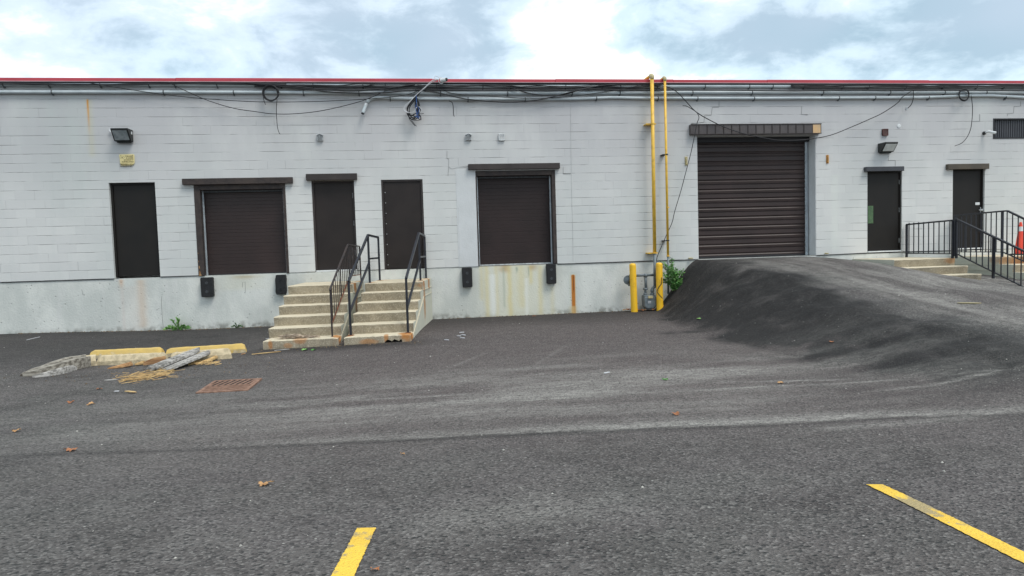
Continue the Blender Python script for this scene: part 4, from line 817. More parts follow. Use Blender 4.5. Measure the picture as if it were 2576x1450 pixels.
# ------------------------------------------------------------------ precast steps
def stairs(x0, x1, ztop, land, nst, rise, tread, mat, label, notch=False, flare=.0, grp='precast concrete steps', zbot=-.12, groove=None, kx=0.0):
    th = thing('concrete_steps', ((x0+x1)/2, 0, zbot), label, 'steps', grp)
    r = random.Random(int(x0*100)+5)
    # flight outline from the wall down to the top of the lowest step
    ys = [-land-tread*i for i in range(nst)]; poly = [(-.004, ztop)]
    for i in range(nst-1):
        z_ = ztop-rise*i; yf = ys[i]
        poly += [(yf+.012, z_), (yf-.004, z_-.010), (yf-.002, z_-.03), (yf+.012, z_-rise)] if False else [(yf+.010, z_), (yf-.006, z_-.010), (yf-.006, z_-.028), (yf+.022, z_-rise)]
    z_ = ztop-rise*(nst-1); poly += [(ys[-2]+.02, zbot), (-.004, zbot)]
    mb = MB(); n = len(poly); cuts = 14; vs = []
    for k in range(cuts+1):
        s_ = k/cuts
        for j, (yy, zz) in enumerate(poly):
            fl = flare*(min(0, yy)/ys[-1]); xx = (x0-fl)*(1-s_)+(x1+fl*.2)*s_+kx*yy
            e = (r.uniform(-.006, .006) if 0 < j < n-2 else 0); edge = .012 if k in (0, cuts) and 0 < j < n-2 else 0
            vs.append((xx, yy+e+edge, zz+e*.3-edge*.2))
    fs = [tuple(range(n-1, -1, -1)), tuple(cuts*n+i for i in range(n))]+[(k*n+i, k*n+(i+1) % n, (k+1)*n+(i+1) % n, (k+1)*n+i) for k in range(cuts) for i in range(n)]
    mb.add(vs, fs); mb.build('flight', mat, th)
    # lowest step with a ragged underside
    y1_, y2_ = ys[-2]+.024, ys[-1]; fx0, fx1 = x0-flare, x1+flare*.2; zt_ = z_; top = []; bot = []
    N = 28
    for k in range(N+1):
        s_ = k/N; xx = fx0*(1-s_)+fx1*s_; zz = zbot
        if notch and .60 < s_ < .88: zz = zt_-.13+.05*abs(math.sin(s_*31))+r.uniform(-.008, .008)
        top.append((xx, zt_-(.012 if k in (0, N) else 0)+r.uniform(-.003, .003))); bot.append((xx, zz))
    mb = MB(); vs = [(a, y2_+r.uniform(-.006, .006), b_) for a, b_ in bot]+[(a, y2_+.022, b_) for a, b_ in top][::1]
    vsf = [(a, y2_+r.uniform(-.004, .006), b_-.016) for a, b_ in top]; bk = [(a, y1_, b_) for a, b_ in top]; bb = [(a, y2_+.30 if b_ > zbot+.01 else y1_, b_) for a, b_ in bot]
    vs = vs[:N+1]; m_ = N+1; vs = vs[:m_]+vsf+[(a, y2_+.016, b_) for a, b_ in top]+bk+bb
    fs = []
    for q_ in range(4): fs += [(q_*m_+i, q_*m_+i+1, (q_+1)*m_+i+1, (q_+1)*m_+i) for i in range(N)]
    fs += [(4*m_+i, 4*m_+i+1, i+1, i) for i in range(N)]; fs += [tuple(q_*m_ for q_ in range(5)), tuple(q_*m_+N for q_ in range(4, -1, -1))]
    vs = [(a+kx*y_, y_, b_) for a, y_, b_ in vs]
    mb.add(vs, fs); mb.build('lowest_step', mat, th)
    if groove:      # raised ribs cast in the side wall
        for sx, off in groove:
            mb = MB(); X_ = (x1 if sx > 0 else x0); a = (ys[-1]+.15, z_-.1); b_ = (ys[0]-.05, ztop-.34)
            KX = lambda p: (p[0]+kx*p[1], p[1], p[2])
            for d in (0, .09):
                mb.bar(KX((X_+sx*.004, a[0]+d, a[1])), KX((X_+sx*.004, b_[0]+d*.6+.1, b_[1]-d*.2)), .014, .016)
            for zz in (ztop-.20, ztop-.34): mb.bar(KX((X_+sx*.004, b_[0]+.12, zz)), KX((X_+sx*.004, -.05, zz)), .014, .016)
            mb.build_each('side_rib', mat, th)
    return th, ys
RISE, TR = .18, .40
mL = steps_mat('steps_left', [(-1.56, -3.4, .06, .12, .25, .9), (-2.72, -3.6, .0, .05, .12, .7), (-2.20, -3.6, .10, .16, .12, .55), (-2.40, -3.6, -.02, .1, .06, .5), (-1.40, -1.3, .93, .12, .16, .9), (-1.34, -.4, .93, .12, .14, .8), (-1.33, -1.2, .6, .05, .5, .7)], (-1.94, 0, -.12))
mR = steps_mat('steps_right', [(-1.33, -3.35, .08, .14, .05, .9), (-.22, -3.45, .06, .20, .22, .95), (-.62, -3.6, .05, .05, .14, .7), (-.95, -3.6, -.02, .2, .07, .6), (.02, -1.4, .92, .25, .10, .7), (.2, -.5, .9, .2, .2, .8), (-1.0, -1.3, .93, .18, .12, .8), (-.87, -.4, .97, .3, .05, .5), (.13, -1.35, .6, .05, .6, .7)], (-.285, 0, -.12))
stairs(-2.61, -1.27, .99, 1.60, 6, RISE, TR, mL, 'left flight of tan concrete steps with iron railing and splinters on its lowest step', flare=.0, kx=.067, grp='twin concrete steps between the dock doors', groove=[(1, 0)])
stairs(-.90, .33, .99, 1.60, 6, RISE, TR, mR, 'right flight of tan concrete steps between two plain square-tube handrails, broken at its foot', notch=True, flare=.0, kx=.138, grp='twin concrete steps between the dock doors', groove=[(1, 0), (-1, 0)])
mA = steps_mat('steps_a', [(12.75, -1.6, 1.05, .25, .1, .5)], (12.05, 0, .1))
mB_ = steps_mat('steps_b', [(14.6, -1.6, .95, .3, .2, .6), (14.2, -1.5, 1.0, .3, .15, .5)], (15.725, 0, 0))
stairs(11.25, 12.85, 1.10, 1.63, 6, .18, .40, mA, 'tan concrete steps half buried by the asphalt ramp, below the green-plated door', grp='twin concrete steps at the far right', zbot=.1, flare=0)
stairs(14.05, 17.4, 1.085, 1.63, 6, .18, .40, mB_, 'wide tan concrete landing and steps at the right edge, below the locked door', grp='twin concrete steps at the far right', zbot=.0, flare=0, groove=[(-1, 0)])

# ------------------------------------------------------------------ handrails
def P_(px, X): return XP(px, X)
def zY(px, Y, band=Lo, r=1): d = ray(band(r, px)[0]); return (CAM+d*((Y-CAM.y)/d.y)).z
def tube_rail(X0, k, ys_, label, ft, ap, bt, mid, dg, w=.045):
    yf, ya, yb = ys_; X = lambda y: X0+k*y; zft, zap, zbt = zY(ft, yf), zY(ap, ya), zY(bt, yb); zf0 = .09
    th = thing('handrail', (X(yf), yf, zf0), label, 'handrail', 'square-tube handrails on the right flight'); ir = M['iron']
    for (Y, z0_, z1_) in ((yf, zf0, zft-.02), (ya, .985, zap-.03), (yb, .985, zbt-.02)):
        mb = MB(); mb.box(X(Y)-w/2, X(Y)+w/2, Y-w/2, Y+w/2, z0_, z1_); mb.build('post', ir, th, bevel=.003)
        mb = MB(); mb.box(X(Y)-w*1.1, X(Y)+w*1.1, Y-w*1.3, Y+w*1.3, z0_-.002, z0_+.008); mb.build('base_plate', M['rust'], th)
    mb = MB(); mb.bar((X(yf), yf-.025, zft-.025), (X(ya), ya, zap), w, w); mb.bar((X(ya), ya, zap), (X(yb), yb+.02, zbt), w, w); mb.build('top_rail', ir, th, bevel=.003)
    zm = zY(mid, (ya+yb)/2); mb = MB(); mb.bar((X(ya), ya, zm), (X(yb), yb, zm), w*.85); mb.build('mid_rail', ir, th)
    mb = MB(); mb.bar((X(yf), yf, zY(dg[0], yf)), (X(ya), ya, zY(dg[1], ya)), w*.9); mb.build('lower_rail', ir, th)
tube_rail(-.82, .14, (-3.36, -1.45, -.33), 'dark square-tube handrail between the two flights of steps', (915, 730), (1110, 275), (1240, 298), (1190, 508), ((960, 1050), (1125, 555)))
tube_rail(.215, .128, (-3.36, -1.15, -.06), 'dark square-tube handrail on the right side of the right flight', (1500, 700), (1625, 255), (1712, 285), (1680, 492), ((1535, 1010), (1635, 530)))
def baluster_rail(X, pts_top, pts_bot, posts, nb, label, grp, w=.03, low='iron2', bal=.014, scroll=None, mat='iron2', k=0.0):
    X0 = X; X = lambda y: X0+k*y
    # pts: list of (Y, z); balusters between the two polylines
    th = thing('iron_railing', (X(0), pts_top[0][0], posts[0][1]), label, 'railing', grp); I = lambda P, y: float(np.interp(y, [p[0] for p in P], [p[1] for p in P]))
    mb = MB(); mb2 = MB()
    for a, b_ in zip(pts_top[:-1], pts_top[1:]): mb.bar((X(a[0]), a[0], a[1]), (X(b_[0]), b_[0], b_[1]), w*1.2, w*.8)
    for a, b_ in zip(pts_bot[:-1], pts_bot[1:]): mb2.bar((X(a[0]), a[0], a[1]), (X(b_[0]), b_[0], b_[1]), w*.8, w*.5)
    mb.build('top_rail', M[mat], th, bevel=.002); mb2.build('bottom_rail', M[low], th)
    for (y, z0_, z1_) in posts:
        m3 = MB(); m3.box(X(y)-w/2, X(y)+w/2, y-w/2, y+w/2, z0_, z1_); m3.build('post', M[mat], th, bevel=.002)
    y0_, y1_ = pts_bot[0][0], pts_bot[-1][0]
    for j in range(nb):
        y = y0_+(y1_-y0_)*(j+.5)/nb; m4 = MB(); m4.box(X(y)-bal/2, X(y)+bal/2, y-bal/2, y+bal/2, I(pts_bot, y), I(pts_top, y)); m4.build('baluster', M[mat], th)
    for (y, hw_) in scroll or []:
        zb_, zt_ = I(pts_bot, y), I(pts_top, y); m5 = MB(); zc = (zb_+zt_)/2; hh_ = (zt_-zb_)*.42
        for s_ in (-1, 1):
            m5.tube([(X(y), y+s_*hw_*(math.sin(u*3*math.pi))*(1-abs(u-.5)*.6), zc-hh_+2*hh_*u) for u in np.linspace(0, 1, 25)], .008, 6)
            m5.tube([(X(y), y+s_*(.03+.022*math.cos(u)), zc+.03+.03*math.sin(u)) for u in np.linspace(0, 6.28, 13)], .006, 5)
        m5.build('scroll', M[mat], th, smooth=True)
    return th
yF, yA, yB = -3.44, -1.55, -.24
baluster_rail(-1.28, [(yF-.03, zY((740, 830), yF)), (yF, zY((740, 815), yF)), (yA-.08, zY((893, 375), yA)), (yA+.02, zY((915, 370), yA)), (yB, zY((1045, 388), yB))],
              [(yF+.02, zY((775, 1165), yF)), (yA, zY((935, 688), yA)), (yB, zY((1048, 672), yB))], [(yF, .09, zY((740, 825), yF)), (yA, .985, zY((915, 372), yA)), (yB, .985, zY((1045, 388), yB))], 18,
              'ornate black iron railing with scrolls and a rusted lower bar on the left flight', 'iron railings with balusters', low='rust', k=.10, scroll=[(yF+.95, .05), (yA+.42, .05)])
q = W(Lo(3, (1400, 465))[0], -.1).z
baluster_rail(12.747, [(-.08, 1.955), (-1.66, 2.0)], [(-.08, 1.20), (-1.66, 1.20)], [(-.08, 1.09, 1.955), (-1.66, 1.09, 2.0)], 9, 'black landing railing in front of the two far right doors, left and lower one', 'black baluster railings at the right edge', mat='iron', low='iron', w=.045, bal=.018)
baluster_rail(12.80, [(-4.3, .98), (-1.72, 2.02)], [(-4.3, .24), (-1.72, 1.20)], [(-1.72, 1.09, 2.02), (-2.8, .65, 1.58)], 15, 'black stair railing sloping down to the right edge in front of the orange cone', 'black baluster railings at the right edge', mat='iron', low='iron', w=.045, bal=.018)
baluster_rail(14.13, [(-2.6, 1.80), (-1.75, 2.19), (-1.60, 2.19), (-.09, 2.16)], [(-2.6, .85), (-1.62, 1.20), (-.09, 1.20)], [(-1.60, 1.08, 2.19), (-.10, 1.08, 2.16)], 16, 'black landing railing behind the sloping one, beside the orange cone', 'black baluster railings at the right edge', mat='iron', low='iron', w=.045, bal=.018)

# ------------------------------------------------------------------ traffic cone on the right landing
q = W((2567, 625), -.75); cxn = q.x; th = thing('traffic_cone', (cxn, -.75, 1.085), 'orange traffic cone with a pale band on the landing at the right edge', 'traffic cone')
hc = W((2566, 559), -.75).z-1.085
mb = MB(); mb.lathe([(.14, .03), (.03, hc-.015), (.02, hc)], (cxn, -.75, 1.085), 'z', 24); mb.build('cone_body', M['cone'], th, smooth=False)
k0, k1 = hc*.72, hc*.86; rr = lambda h: .14+(.03-.14)*(h-.03)/(hc-.045)
mb = MB(); mb.lathe([(rr(k0)+.003, k0), (rr(k1)+.003, k1)], (cxn, -.75, 1.085), 'z', 24); mb.build('reflective_band', M['white'], th)
mb = MB(); mb.box(cxn-.19, cxn+.19, -.94, -.56, 1.087, 1.117); mb.build('base', M['rubber'], th, bevel=.02)

# ------------------------------------------------------------------ wheel stops
def wheel_stop(px0, px1, mat, label, w=.16, h=.17, seed=1, dz=0, dy=0):
    a = G(px0); b_ = G(px1); a.y += dy; b_.y += dy; r = random.Random(seed); L_ = (b_-a).length; th_ = math.atan2(b_.y-a.y, b_.x-a.x); n = 16
    z0_ = (a.z+b_.z)/2+dz; prof = [(-w/2, -.02), (-w/2, h*.45), (-w*.30, h*.92), (-w*.22, h), (w*.22, h), (w*.30, h*.92), (w/2, h*.45), (w/2, -.02)]
    vs = []; m_ = len(prof)
    for k in range(n+1):
        s_ = k/n; sc2 = 1.0 if 0 < k < n else .93; hh2 = 1 if 0 < k < n else .82
        for (u, v) in prof: vs.append((s_*L_+(.03 if k == 0 else -.03 if k == n else 0)*(v/h), u*sc2+r.uniform(-.003, .003), v*(1 if v < 0 else hh2)+r.uniform(-.005, .003)))
    fs = [tuple(range(m_-1, -1, -1)), tuple(n*m_+i for i in range(m_))]+[(k*m_+i, k*m_+(i+1) % m_, (k+1)*m_+(i+1) % m_, (k+1)*m_+i) for k in range(n) for i in range(m_)]
    mb = MB(); mb.add(vs, fs); o = mb.build('wheel_stop', mat); o.location = (a.x, a.y+w/2, z0_); o.rotation_euler = (0, 0, th_); return tag(o, label, 'wheel stop', 'old wheel stops lying by the wall')
fr = [K((650, 372))[0], K((832, 358))[0], K((838, 356))[0], K((1555, 342))[0], K((1575, 335))[0], K((2215, 285))[0]]
wheel_stop(fr[0], fr[1], M['stop_c'], 'short pale wheel stop piece touching the grey log', seed=3)
s1 = wheel_stop(fr[2], fr[3], M['stop_c'], 'worn wheel stop in the middle of the front row, behind orange wood', seed=4)
wheel_stop(fr[4], fr[5], M['stop_c'], 'worn wheel stop at the right end of the front row, under grey boards', seed=5)
bk = [K((742, 300))[0], K((1520, 262))[0], K((1535, 262))[0], K((2375, 232))[0]]
wheel_stop((222, 903), (409, 899), M['stop_y'], 'bright yellow wheel stop at the left of the back row', seed=6, h=.15)
wheel_stop((413, 899), (618, 887), M['stop_y'], 'bright yellow wheel stop at the right of the back row', seed=7, h=.15)

# ------------------------------------------------------------------ logs, boards and splinters
def timber(pts, ws, hs, mat, label, name='weathered_board', seed=1, cat='wood', grp=None, strips=6, rag=.09, rnd=.5):
    # a split, ragged length of timber: strips along the grain with their own height and broken ends
    r = random.Random(seed); P = smooth_path([Vector(p) for p in pts], 5); n = len(P); L_ = sum((P[i+1]-P[i]).length for i in range(n-1))
    q_ = np.linspace(0, 1, n); Wd = np.interp(q_, np.linspace(0, 1, len(ws)), ws); Hd = np.interp(q_, np.linspace(0, 1, len(hs)), hs); mb = MB()
    edges = [-.5]+sorted((k+.5+r.uniform(-.3, .3))/strips-.5 for k in range(strips-1))+[.5]
    for j in range(strips):
        u0, u1 = edges[j], edges[j+1]; um = (u0+u1)/2; hj = 1-rnd*(abs(um)*2)**2.2-r.uniform(0, .14); s0 = r.uniform(0, rag)*n/max(L_, .3)*.5; s1 = n-1-r.uniform(0, rag)*n/max(L_, .3)*.5; vs = []
        m_ = 9; drift = r.uniform(-.03, .03)
        for i in range(m_):
            f = s0+(s1-s0)*i/(m_-1); k = min(int(f), n-2); t_ = f-k; p = P[k].lerp(P[k+1], t_); d = (P[k+1]-P[k]); d.z = 0; d.normalize(); sd_ = Vector((-d.y, d.x, 0))
            w = Wd[k]*(1-t_)+Wd[k+1]*t_; h = (Hd[k]*(1-t_)+Hd[k+1]*t_)*hj*(1+r.uniform(-.06, .06)); sq = .45 if i in (0, m_-1) else 1
            c_ = um*w; hw = (u1-u0)*w*.5*sq*1.06; c_ += drift*w*i/m_
            vs += [p+sd_*(c_-hw), p+sd_*(c_-hw*.9)+Vector((0, 0, h*.93)), p+sd_*(c_+hw*.2)+Vector((0, 0, h)), p+sd_*(c_+hw*.9)+Vector((0, 0, h*.95)), p+sd_*(c_+hw)]
        fs = [(i*5+k, i*5+(k+1) % 5, (i+1)*5+(k+1) % 5, (i+1)*5+k) for i in range(m_-1) for k in range(5)]+[(4, 3, 2, 1, 0), tuple((m_-1)*5+k for k in range(5))]
        mb.add(vs, fs)
    return tag(mb.build(name, mat, origin=P[0]), label, cat, grp)
def gp(px, dz=0): p = G(px); return Vector((p.x, p.y, p.z+dz))
g1 = gp(K((760, 345))[0]); 
timber([gp(K((780, 360))[0], .0), gp(K((600, 385))[0], .0), gp(K((400, 425))[0]), gp(K((200, 455))[0]), gp(K((75, 470))[0])], [.26, .34, .34, .24, .09], [.22, .22, .18, .11, .05], M['wood_g'], 'long grey weathered log tapering to a split left tip', 'split_log', 3, 'log', strips=4, rag=.14, rnd=.35)
timber([gp(K((620, 400))[0]), gp(K((430, 450))[0]), gp(K((190, 482))[0])], [.13, .12, .04], [.10, .09, .04], M['wood_l'], 'pale pointed splinter board split off in front of the grey log', 'weathered_board', 8, 'board', 'weathered boards by the wheel stops')
timber([gp(K((1900, 305))[0], .17), gp(K((1370, 420))[0], .01)], [.17, .20], [.07, .07], M['wood_l'], 'topmost pale grey board leaning on the right end of the front wheel stops', 'weathered_board', 5, 'board', 'weathered boards by the wheel stops')
timber([gp(K((2000, 300))[0], .13), gp(K((1500, 430))[0], .0)], [.20, .16], [.05, .05], M['wood_l'], 'grey board lying in front of the topmost leaning one', 'weathered_board', 6, 'board', 'weathered boards by the wheel stops')
timber([gp(K((1720, 320))[0], .10), gp(K((1400, 405))[0], .01)], [.10, .10], [.06, .06, .05], M['wood_g'], 'dark grey broken board behind the topmost leaning one', 'weathered_board', 7, 'board', 'weathered boards by the wheel stops')
timber([gp(K((1560, 352))[0], .03), gp(K((1430, 358))[0], .03), gp(K((1320, 362))[0], .01)], [.05, .05, .03], [.13, .11, .05], M['wood_o'], 'upright orange wood slab against the middle front wheel stop', 'broken_wood', 9, 'broken wood', 'orange broken wood pieces')
timber([gp(K((1220, 362))[0], .02), gp(K((1100, 380))[0], .01), gp(K((950, 393))[0])], [.08, .08, .04], [.07, .05, .02], M['wood_o'], 'orange splintered wood chunk left of the upright slab', 'broken_wood', 10, 'broken wood', 'orange broken wood pieces')
timber([gp(K((1350, 348))[0], .02), gp(K((1230, 360))[0], .01)], [.06, .05], [.06, .03], M['wood_y'], 'small yellow-brown chip between the two orange wood pieces', 'broken_wood', 11, 'broken wood', 'orange broken wood pieces')
timber([gp(K((2080, 292))[0], .03), gp(K((1950, 330))[0], .01), gp(K((1850, 350))[0])], [.08, .09, .05], [.05, .04, .02], M['wood_y'], 'yellow-brown rotten wood strip at the right end of the board pile', 'broken_wood', 12, 'broken wood', 'orange broken wood pieces')
r = random.Random(21); mb = MB()
for i in range(190):
    u = r.random(); cxp = 1150+460*u+r.gauss(0, 60); cyp = 505-70*u+r.gauss(0, 20)
    p = G(K((cxp, cyp))[0]); a = r.gauss(.25, .45); l = r.uniform(.03, .20); d = Vector((math.cos(a), math.sin(a), 0))*l/2
    mb.bar(p-d+Vector((0, 0, .012+r.random()*.02)), p+d+Vector((0, 0, .012+r.random()*.04)), r.uniform(.003, .010), r.uniform(.003, .007))
for i in range(40):
    p = G(K((r.uniform(1800, 2100), 345+r.uniform(-15, 12)))[0]); a = r.gauss(.3, .4); l = r.uniform(.03, .15); d = Vector((math.cos(a), math.sin(a), 0))*l/2
    mb.bar(p-d+Vector((0, 0, .015)), p+d+Vector((0, 0, .02+r.random()*.03)), r.uniform(.006, .018), .008)
o = mb.build('wood_splinters', M['wood_y']); tag(o, 'yellow wood splinters scattered below the grey boards', 'splinters', kind='stuff')
r = random.Random(22); mb = MB()
for i in range(90):
    s_ = r.random(); x_ = -2.55+.62*s_+r.uniform(-.05, .05); y_ = -3.42+r.uniform(-.10, .10); hgt = .07*math.exp(-((s_-.35)/.35)**2)
    a = r.gauss(.15, .5); l = r.uniform(.05, .22); d = Vector((math.cos(a), math.sin(a), r.uniform(-.15, .15)))*l/2; p = Vector((x_, y_, .105+r.random()*hgt))
    mb.bar(p-d, p+d, r.uniform(.008, .03), r.uniform(.005, .010))
tag(mb.build('wood_splinters', simple('pale_splinters', (.55, .45, .34), (.20, .15, .11), 12, .85)), 'heap of pale splinters on the lowest step of the left flight', 'splinters', kind='stuff')
def stick(px0, px1, w, mat, label, name='wood_sliver', dz=.01, grp='loose slivers on the asphalt'):
    a, b_ = gp(px0, dz), gp(px1, dz); mb = MB(); mb.prism([(0, -w*.3), (.15, -w/2), (.8, -w*.45), (1, 0), (.7, w/2), (.2, w*.4)], lambda u, v, ww: a.lerp(b_, u)+Vector((-(b_-a).normalized().y, (b_-a).normalized().x, 0))*v+Vector((0, 0, ww)), -.004, .006)
    return tag(mb.build(name, mat, origin=a), label, 'wood sliver', grp)
stick((633, 893), (707, 886), .035, M['wood_y'], 'long pale yellow sliver lying before the left steps'); stick((690, 884), (728, 880), .03, M['wood_l'], 'shorter whitish sliver before the left steps')
stick(K((930, 512))[0], K((1070, 506))[0], .05, M['wood_l'], 'grey sliver left of the yellow splinters'); stick((606, 893), (618, 891), .03, M['wood_o'], 'tiny reddish sliver right of the wheel stops')
stick((66, 857), (101, 849), .014, M['whcable'], 'thin white twig near the wall at far left', 'twig'); stick((668, 854), (700, 850), .012, M['whcable'], 'thin white twig behind the wheel stops near the left steps', 'twig')
stick((316, 988), (344, 991), .045, M['wood_y'], 'curled yellow wood chip in front of the splinters', 'wood_chip', .02); stick((287, 987), (300, 986), .03, M['whcable'], 'small white chip left of the curled yellow one', 'wood_chip')
for i, (a, b_, l) in enumerate([((1155, 838), (1168, 837), 'topmost'), ((1150, 846), (1160, 847), 'left'), ((1160, 843), (1172, 845), 'right'), ((1158, 851), (1170, 852), 'lowest')]):
    stick(a, b_, .045, M['whcable'], 'white scrap right of the steps, %s of the four together' % l, 'paper_scrap', .008, 'white scraps on the asphalt')
stick((1118, 856), (1130, 857), .04, M['whcable'], 'lone white scrap between the steps and the four scraps', 'paper_scrap', .008, 'white scraps on the asphalt')
stick((1518, 941), (1534, 938), .03, M['whcable'], 'thin white scrap in the middle of the yard', 'paper_scrap', .008, 'white scraps on the asphalt')
stick((3588/1.4907, 1139/1.4907), (3680/1.4907, 1140/1.4907), .06, M['cream'], 'pale flattened scrap high on the asphalt ramp', 'paper_scrap', .012, 'white scraps on the asphalt')

# ------------------------------------------------------------------ leaves
def leaf_mesh(size, kind, seed):
    r = random.Random(seed); n = 11 if kind == 'maple' else 8; vs = [(0, 0, .012)]; 
    for k in range(n*2):
        a = 2*math.pi*k/(n*2); rr_ = (1 if k % 2 == 0 else (.62 if kind == 'maple' else .92))*(1+.25*math.cos(a)+r.uniform(-.12, .12)); 
        vs.append((size*.5*rr_*math.cos(a)*1.15, size*.5*rr_*math.sin(a)*.8, size*(.10*math.sin(a*2+seed)+.22*abs(math.sin(a))*r.random()+.06)))
    fs = [(0, k+1, (k+1) % (n*2)+1) for k in range(n*2)]; return vs, fs
def leaf(px, size, mat, label, seed, grp='fallen leaves on the asphalt', rot=None, kind='maple'):
    p = gp(px, .005); r = random.Random(seed); vs, fs = leaf_mesh(size, kind, seed); a = rot if rot is not None else r.uniform(0, 6.28); ca, sa = math.cos(a), math.sin(a)
    mb = MB(); mb.add([(p.x+x_*ca-y_*sa, p.y+x_*sa+y_*ca, p.z+max(0, z_)) for x_, y_, z_ in vs], fs)
    mb.tube([(p.x+size*.5*ca, p.y+size*.5*sa, p.z+.01), (p.x+size*.72*ca, p.y+size*.72*sa, p.z+.015)], .0018, 5)
    o = mb.build('fallen_leaf', mat, origin=p); return tag(o, label, 'leaf', grp)
leaf((183, 1135), .115, M['leaf_b'], 'reddish brown curled leaf at the left, below the yellow one', 1, rot=2.9)
leaf((663, 1222), .095, M['leaf_t'], 'large tan leaf with a hole in the left foreground', 2, rot=.3)
leaf((40, 1087), .10, M['leaf_t'], 'yellowish leaf at the left edge', 3)
leaf((177, 1015), .09, M['leaf_b'], 'small brown leaf, left of a pair below the log', 4); leaf((232, 1019), .09, M['leaf_t'], 'small tan leaf, right of a pair below the log', 5)
leaf((248, 981), .08, M['leaf_b'], 'faint reddish leaf between the log and the leaf pair', 15)
leaf((1698, 1044), .09, M['leaf_b'], 'small orange-brown leaf beside the pale seam in the yard', 6); leaf((1674, 957), .10, M['leaf_g'], 'small greenish leaf in the middle of the yard', 7)
leaf((1964, 966), .09, M['leaf_t'], 'small orange leaf on the long pale tyre streak', 8); leaf((768, 882), .12, M['leaf_g2'], 'yellow-green leaf at the foot of the left steps', 9); leaf((790, 882), .09, M['leaf_g'], 'small green leaf beside the yellow-green one at the steps', 10)
leaf((1015, 1145), .035, M['leaf_t'], 'tiny tan crumb of leaf in the centre foreground', 11); leaf((947, 1437), .04, M['leaf_b'], 'tiny reddish leaf at the bottom edge beside the short yellow line', 12)
leaf((2081, 795), .09, M['leaf_b'], 'small orange leaf on the dark flank of the ramp', 13) if False else leaf((2093, 862), .08, M['leaf_b'], 'small orange leaf at the dark foot of the ramp', 13)
leaf((1757, 804), .12, M['leaf_g2'], 'pale yellow leaf at the foot of the ramp near the wall', 14); leaf((1344, 797), .09, M['leaf_b'], 'small orange leaf against the foundation under the right dock door', 16)
r = random.Random(31)
for i in range(26):
    px = (r.uniform(1570, 1660), 0); X_ = W((px[0], 775), -.15).x; Y_ = -r.uniform(.05, .42); 
    p = Vector((X_, Y_, gz1(X_, Y_)+.012)); vs, fs = leaf_mesh(r.uniform(.06, .11), 'maple', 50+i); a = r.uniform(0, 6.28); ca, sa = math.cos(a), math.sin(a); tl = r.uniform(-.8, .8)
    mb = MB(); mb.add([(p.x+x_*ca-y_*sa, p.y+(x_*sa+y_*ca)*.8, p.z+max(0, z_+x_*tl*.6+.02)) for x_, y_, z_ in vs], fs)
    tag(mb.build('fallen_leaf', M['leaf_b'] if i % 3 else M['leaf_t'], origin=p), 'dry brown leaf in the litter heaped under the gas meter', 'leaf', 'dry leaf litter under the gas meter')

# crumbs of bark, leaf and grit along the wall foot and round the wood pile
r = random.Random(45); mb = MB()
def crumb(x_, y_, s_, zz=0):
    z_ = gz1(x_, y_)+zz; a0 = r.uniform(0, 6)
    vs = [(x_+s_*math.cos(a+a0)*r.uniform(.5, 1.6), y_+s_*math.sin(a+a0)*r.uniform(.5, 1.2), z_+.002) for a in (0, 1.5, 3.1, 4.6)]+[(x_, y_, z_+s_*.7)]
    mb.add(vs, [(0, 1, 4), (1, 2, 4), (2, 3, 4), (3, 0, 4)])
for i in range(260): crumb(r.uniform(-9, -2.9), -.03-abs(r.gauss(0, .09)), r.uniform(.008, .022))
for i in range(260): crumb(r.uniform(.5, 6.0), -.03-abs(r.gauss(0, .09)), r.uniform(.008, .022))
for i in range(220): crumb(r.gauss(-4.1, .9), r.gauss(-5.3, .45), r.uniform(.006, .02))
for i in range(140): crumb(r.uniform(-3.0, .1), -3.62-abs(r.gauss(0, .12)), r.uniform(.006, .018))
tag(mb.build('litter_crumbs', simple('bark_crumbs', (.20, .14, .08), (.07, .055, .04), 5, .9)), 'dark crumbs of bark and leaf along the wall foot and round the wood pile', 'debris crumbs', kind='stuff')

# small stones strewn over the yard
r = random.Random(44); mb = MB()
for i in range(420):
    x_ = r.uniform(-8, 13); y_ = -r.uniform(.4, 13.6); s_ = r.uniform(.004, .011)*(1.5 if r.random() < .08 else 1); z_ = gz1(x_, y_)
    vs = [(x_+s_*math.cos(a)*r.uniform(.7, 1.3), y_+s_*math.sin(a)*r.uniform(.7, 1.3), z_+.002) for a in (0, 1.26, 2.5, 3.8, 5)]+[(x_, y_, z_+s_*1.1)]
    mb.add(vs, [(0, 1, 5), (1, 2, 5), (2, 3, 5), (3, 4, 5), (4, 0, 5)])
tag(mb.build('gravel', simple('pale_gravel', (.50, .48, .43), (.28, .27, .25), 3, .85)), 'scattered pale grit and small stones on the asphalt', 'gravel', kind='stuff')

# ------------------------------------------------------------------ catch basin grate
gx0, gx1, gy0, gy1 = -2.93, -2.27, -7.30, -6.45; gzc = gz1(-2.6, -6.9)+.012
th = thing('drain_grate', (-2.6, -6.9, gzc), 'rusty cast iron drain grate with chevron slots set in the asphalt', 'drain grate')
def tz(x_, y_): return gz1(x_, y_)+.010
mb = MB(); vs = []; 
for (a, b_, c_, d) in ((gx0, gx1, gy0, gy0+.04), (gx0, gx1, gy1-.04, gy1), (gx0, gx0+.04, gy0+.04, gy1-.04), (gx1-.04, gx1, gy0+.04, gy1-.04)): mb.box(a, b_, c_, d, gzc-.03, gzc+.010)
mb.build('frame', M['grate'], th, bevel=.003)
mb = MB(); mb.box(gx0+.04, gx1-.04, gy0+.04, gy1-.04, gzc-.03, gzc+.003); mb.build('sump_shade_plate', M['pit'], th)  # near-black plate standing in for the shaded hole under the bars
mb = MB(); ym = (gy0+gy1)/2-.02
for k in range(7):      # near half: narrow straight bars
    y_ = gy0+.05+k*(ym-gy0-.05)/7; mb.box(gx0+.04, gx1-.04, y_, y_+.026, gzc-.002, gzc+.008)
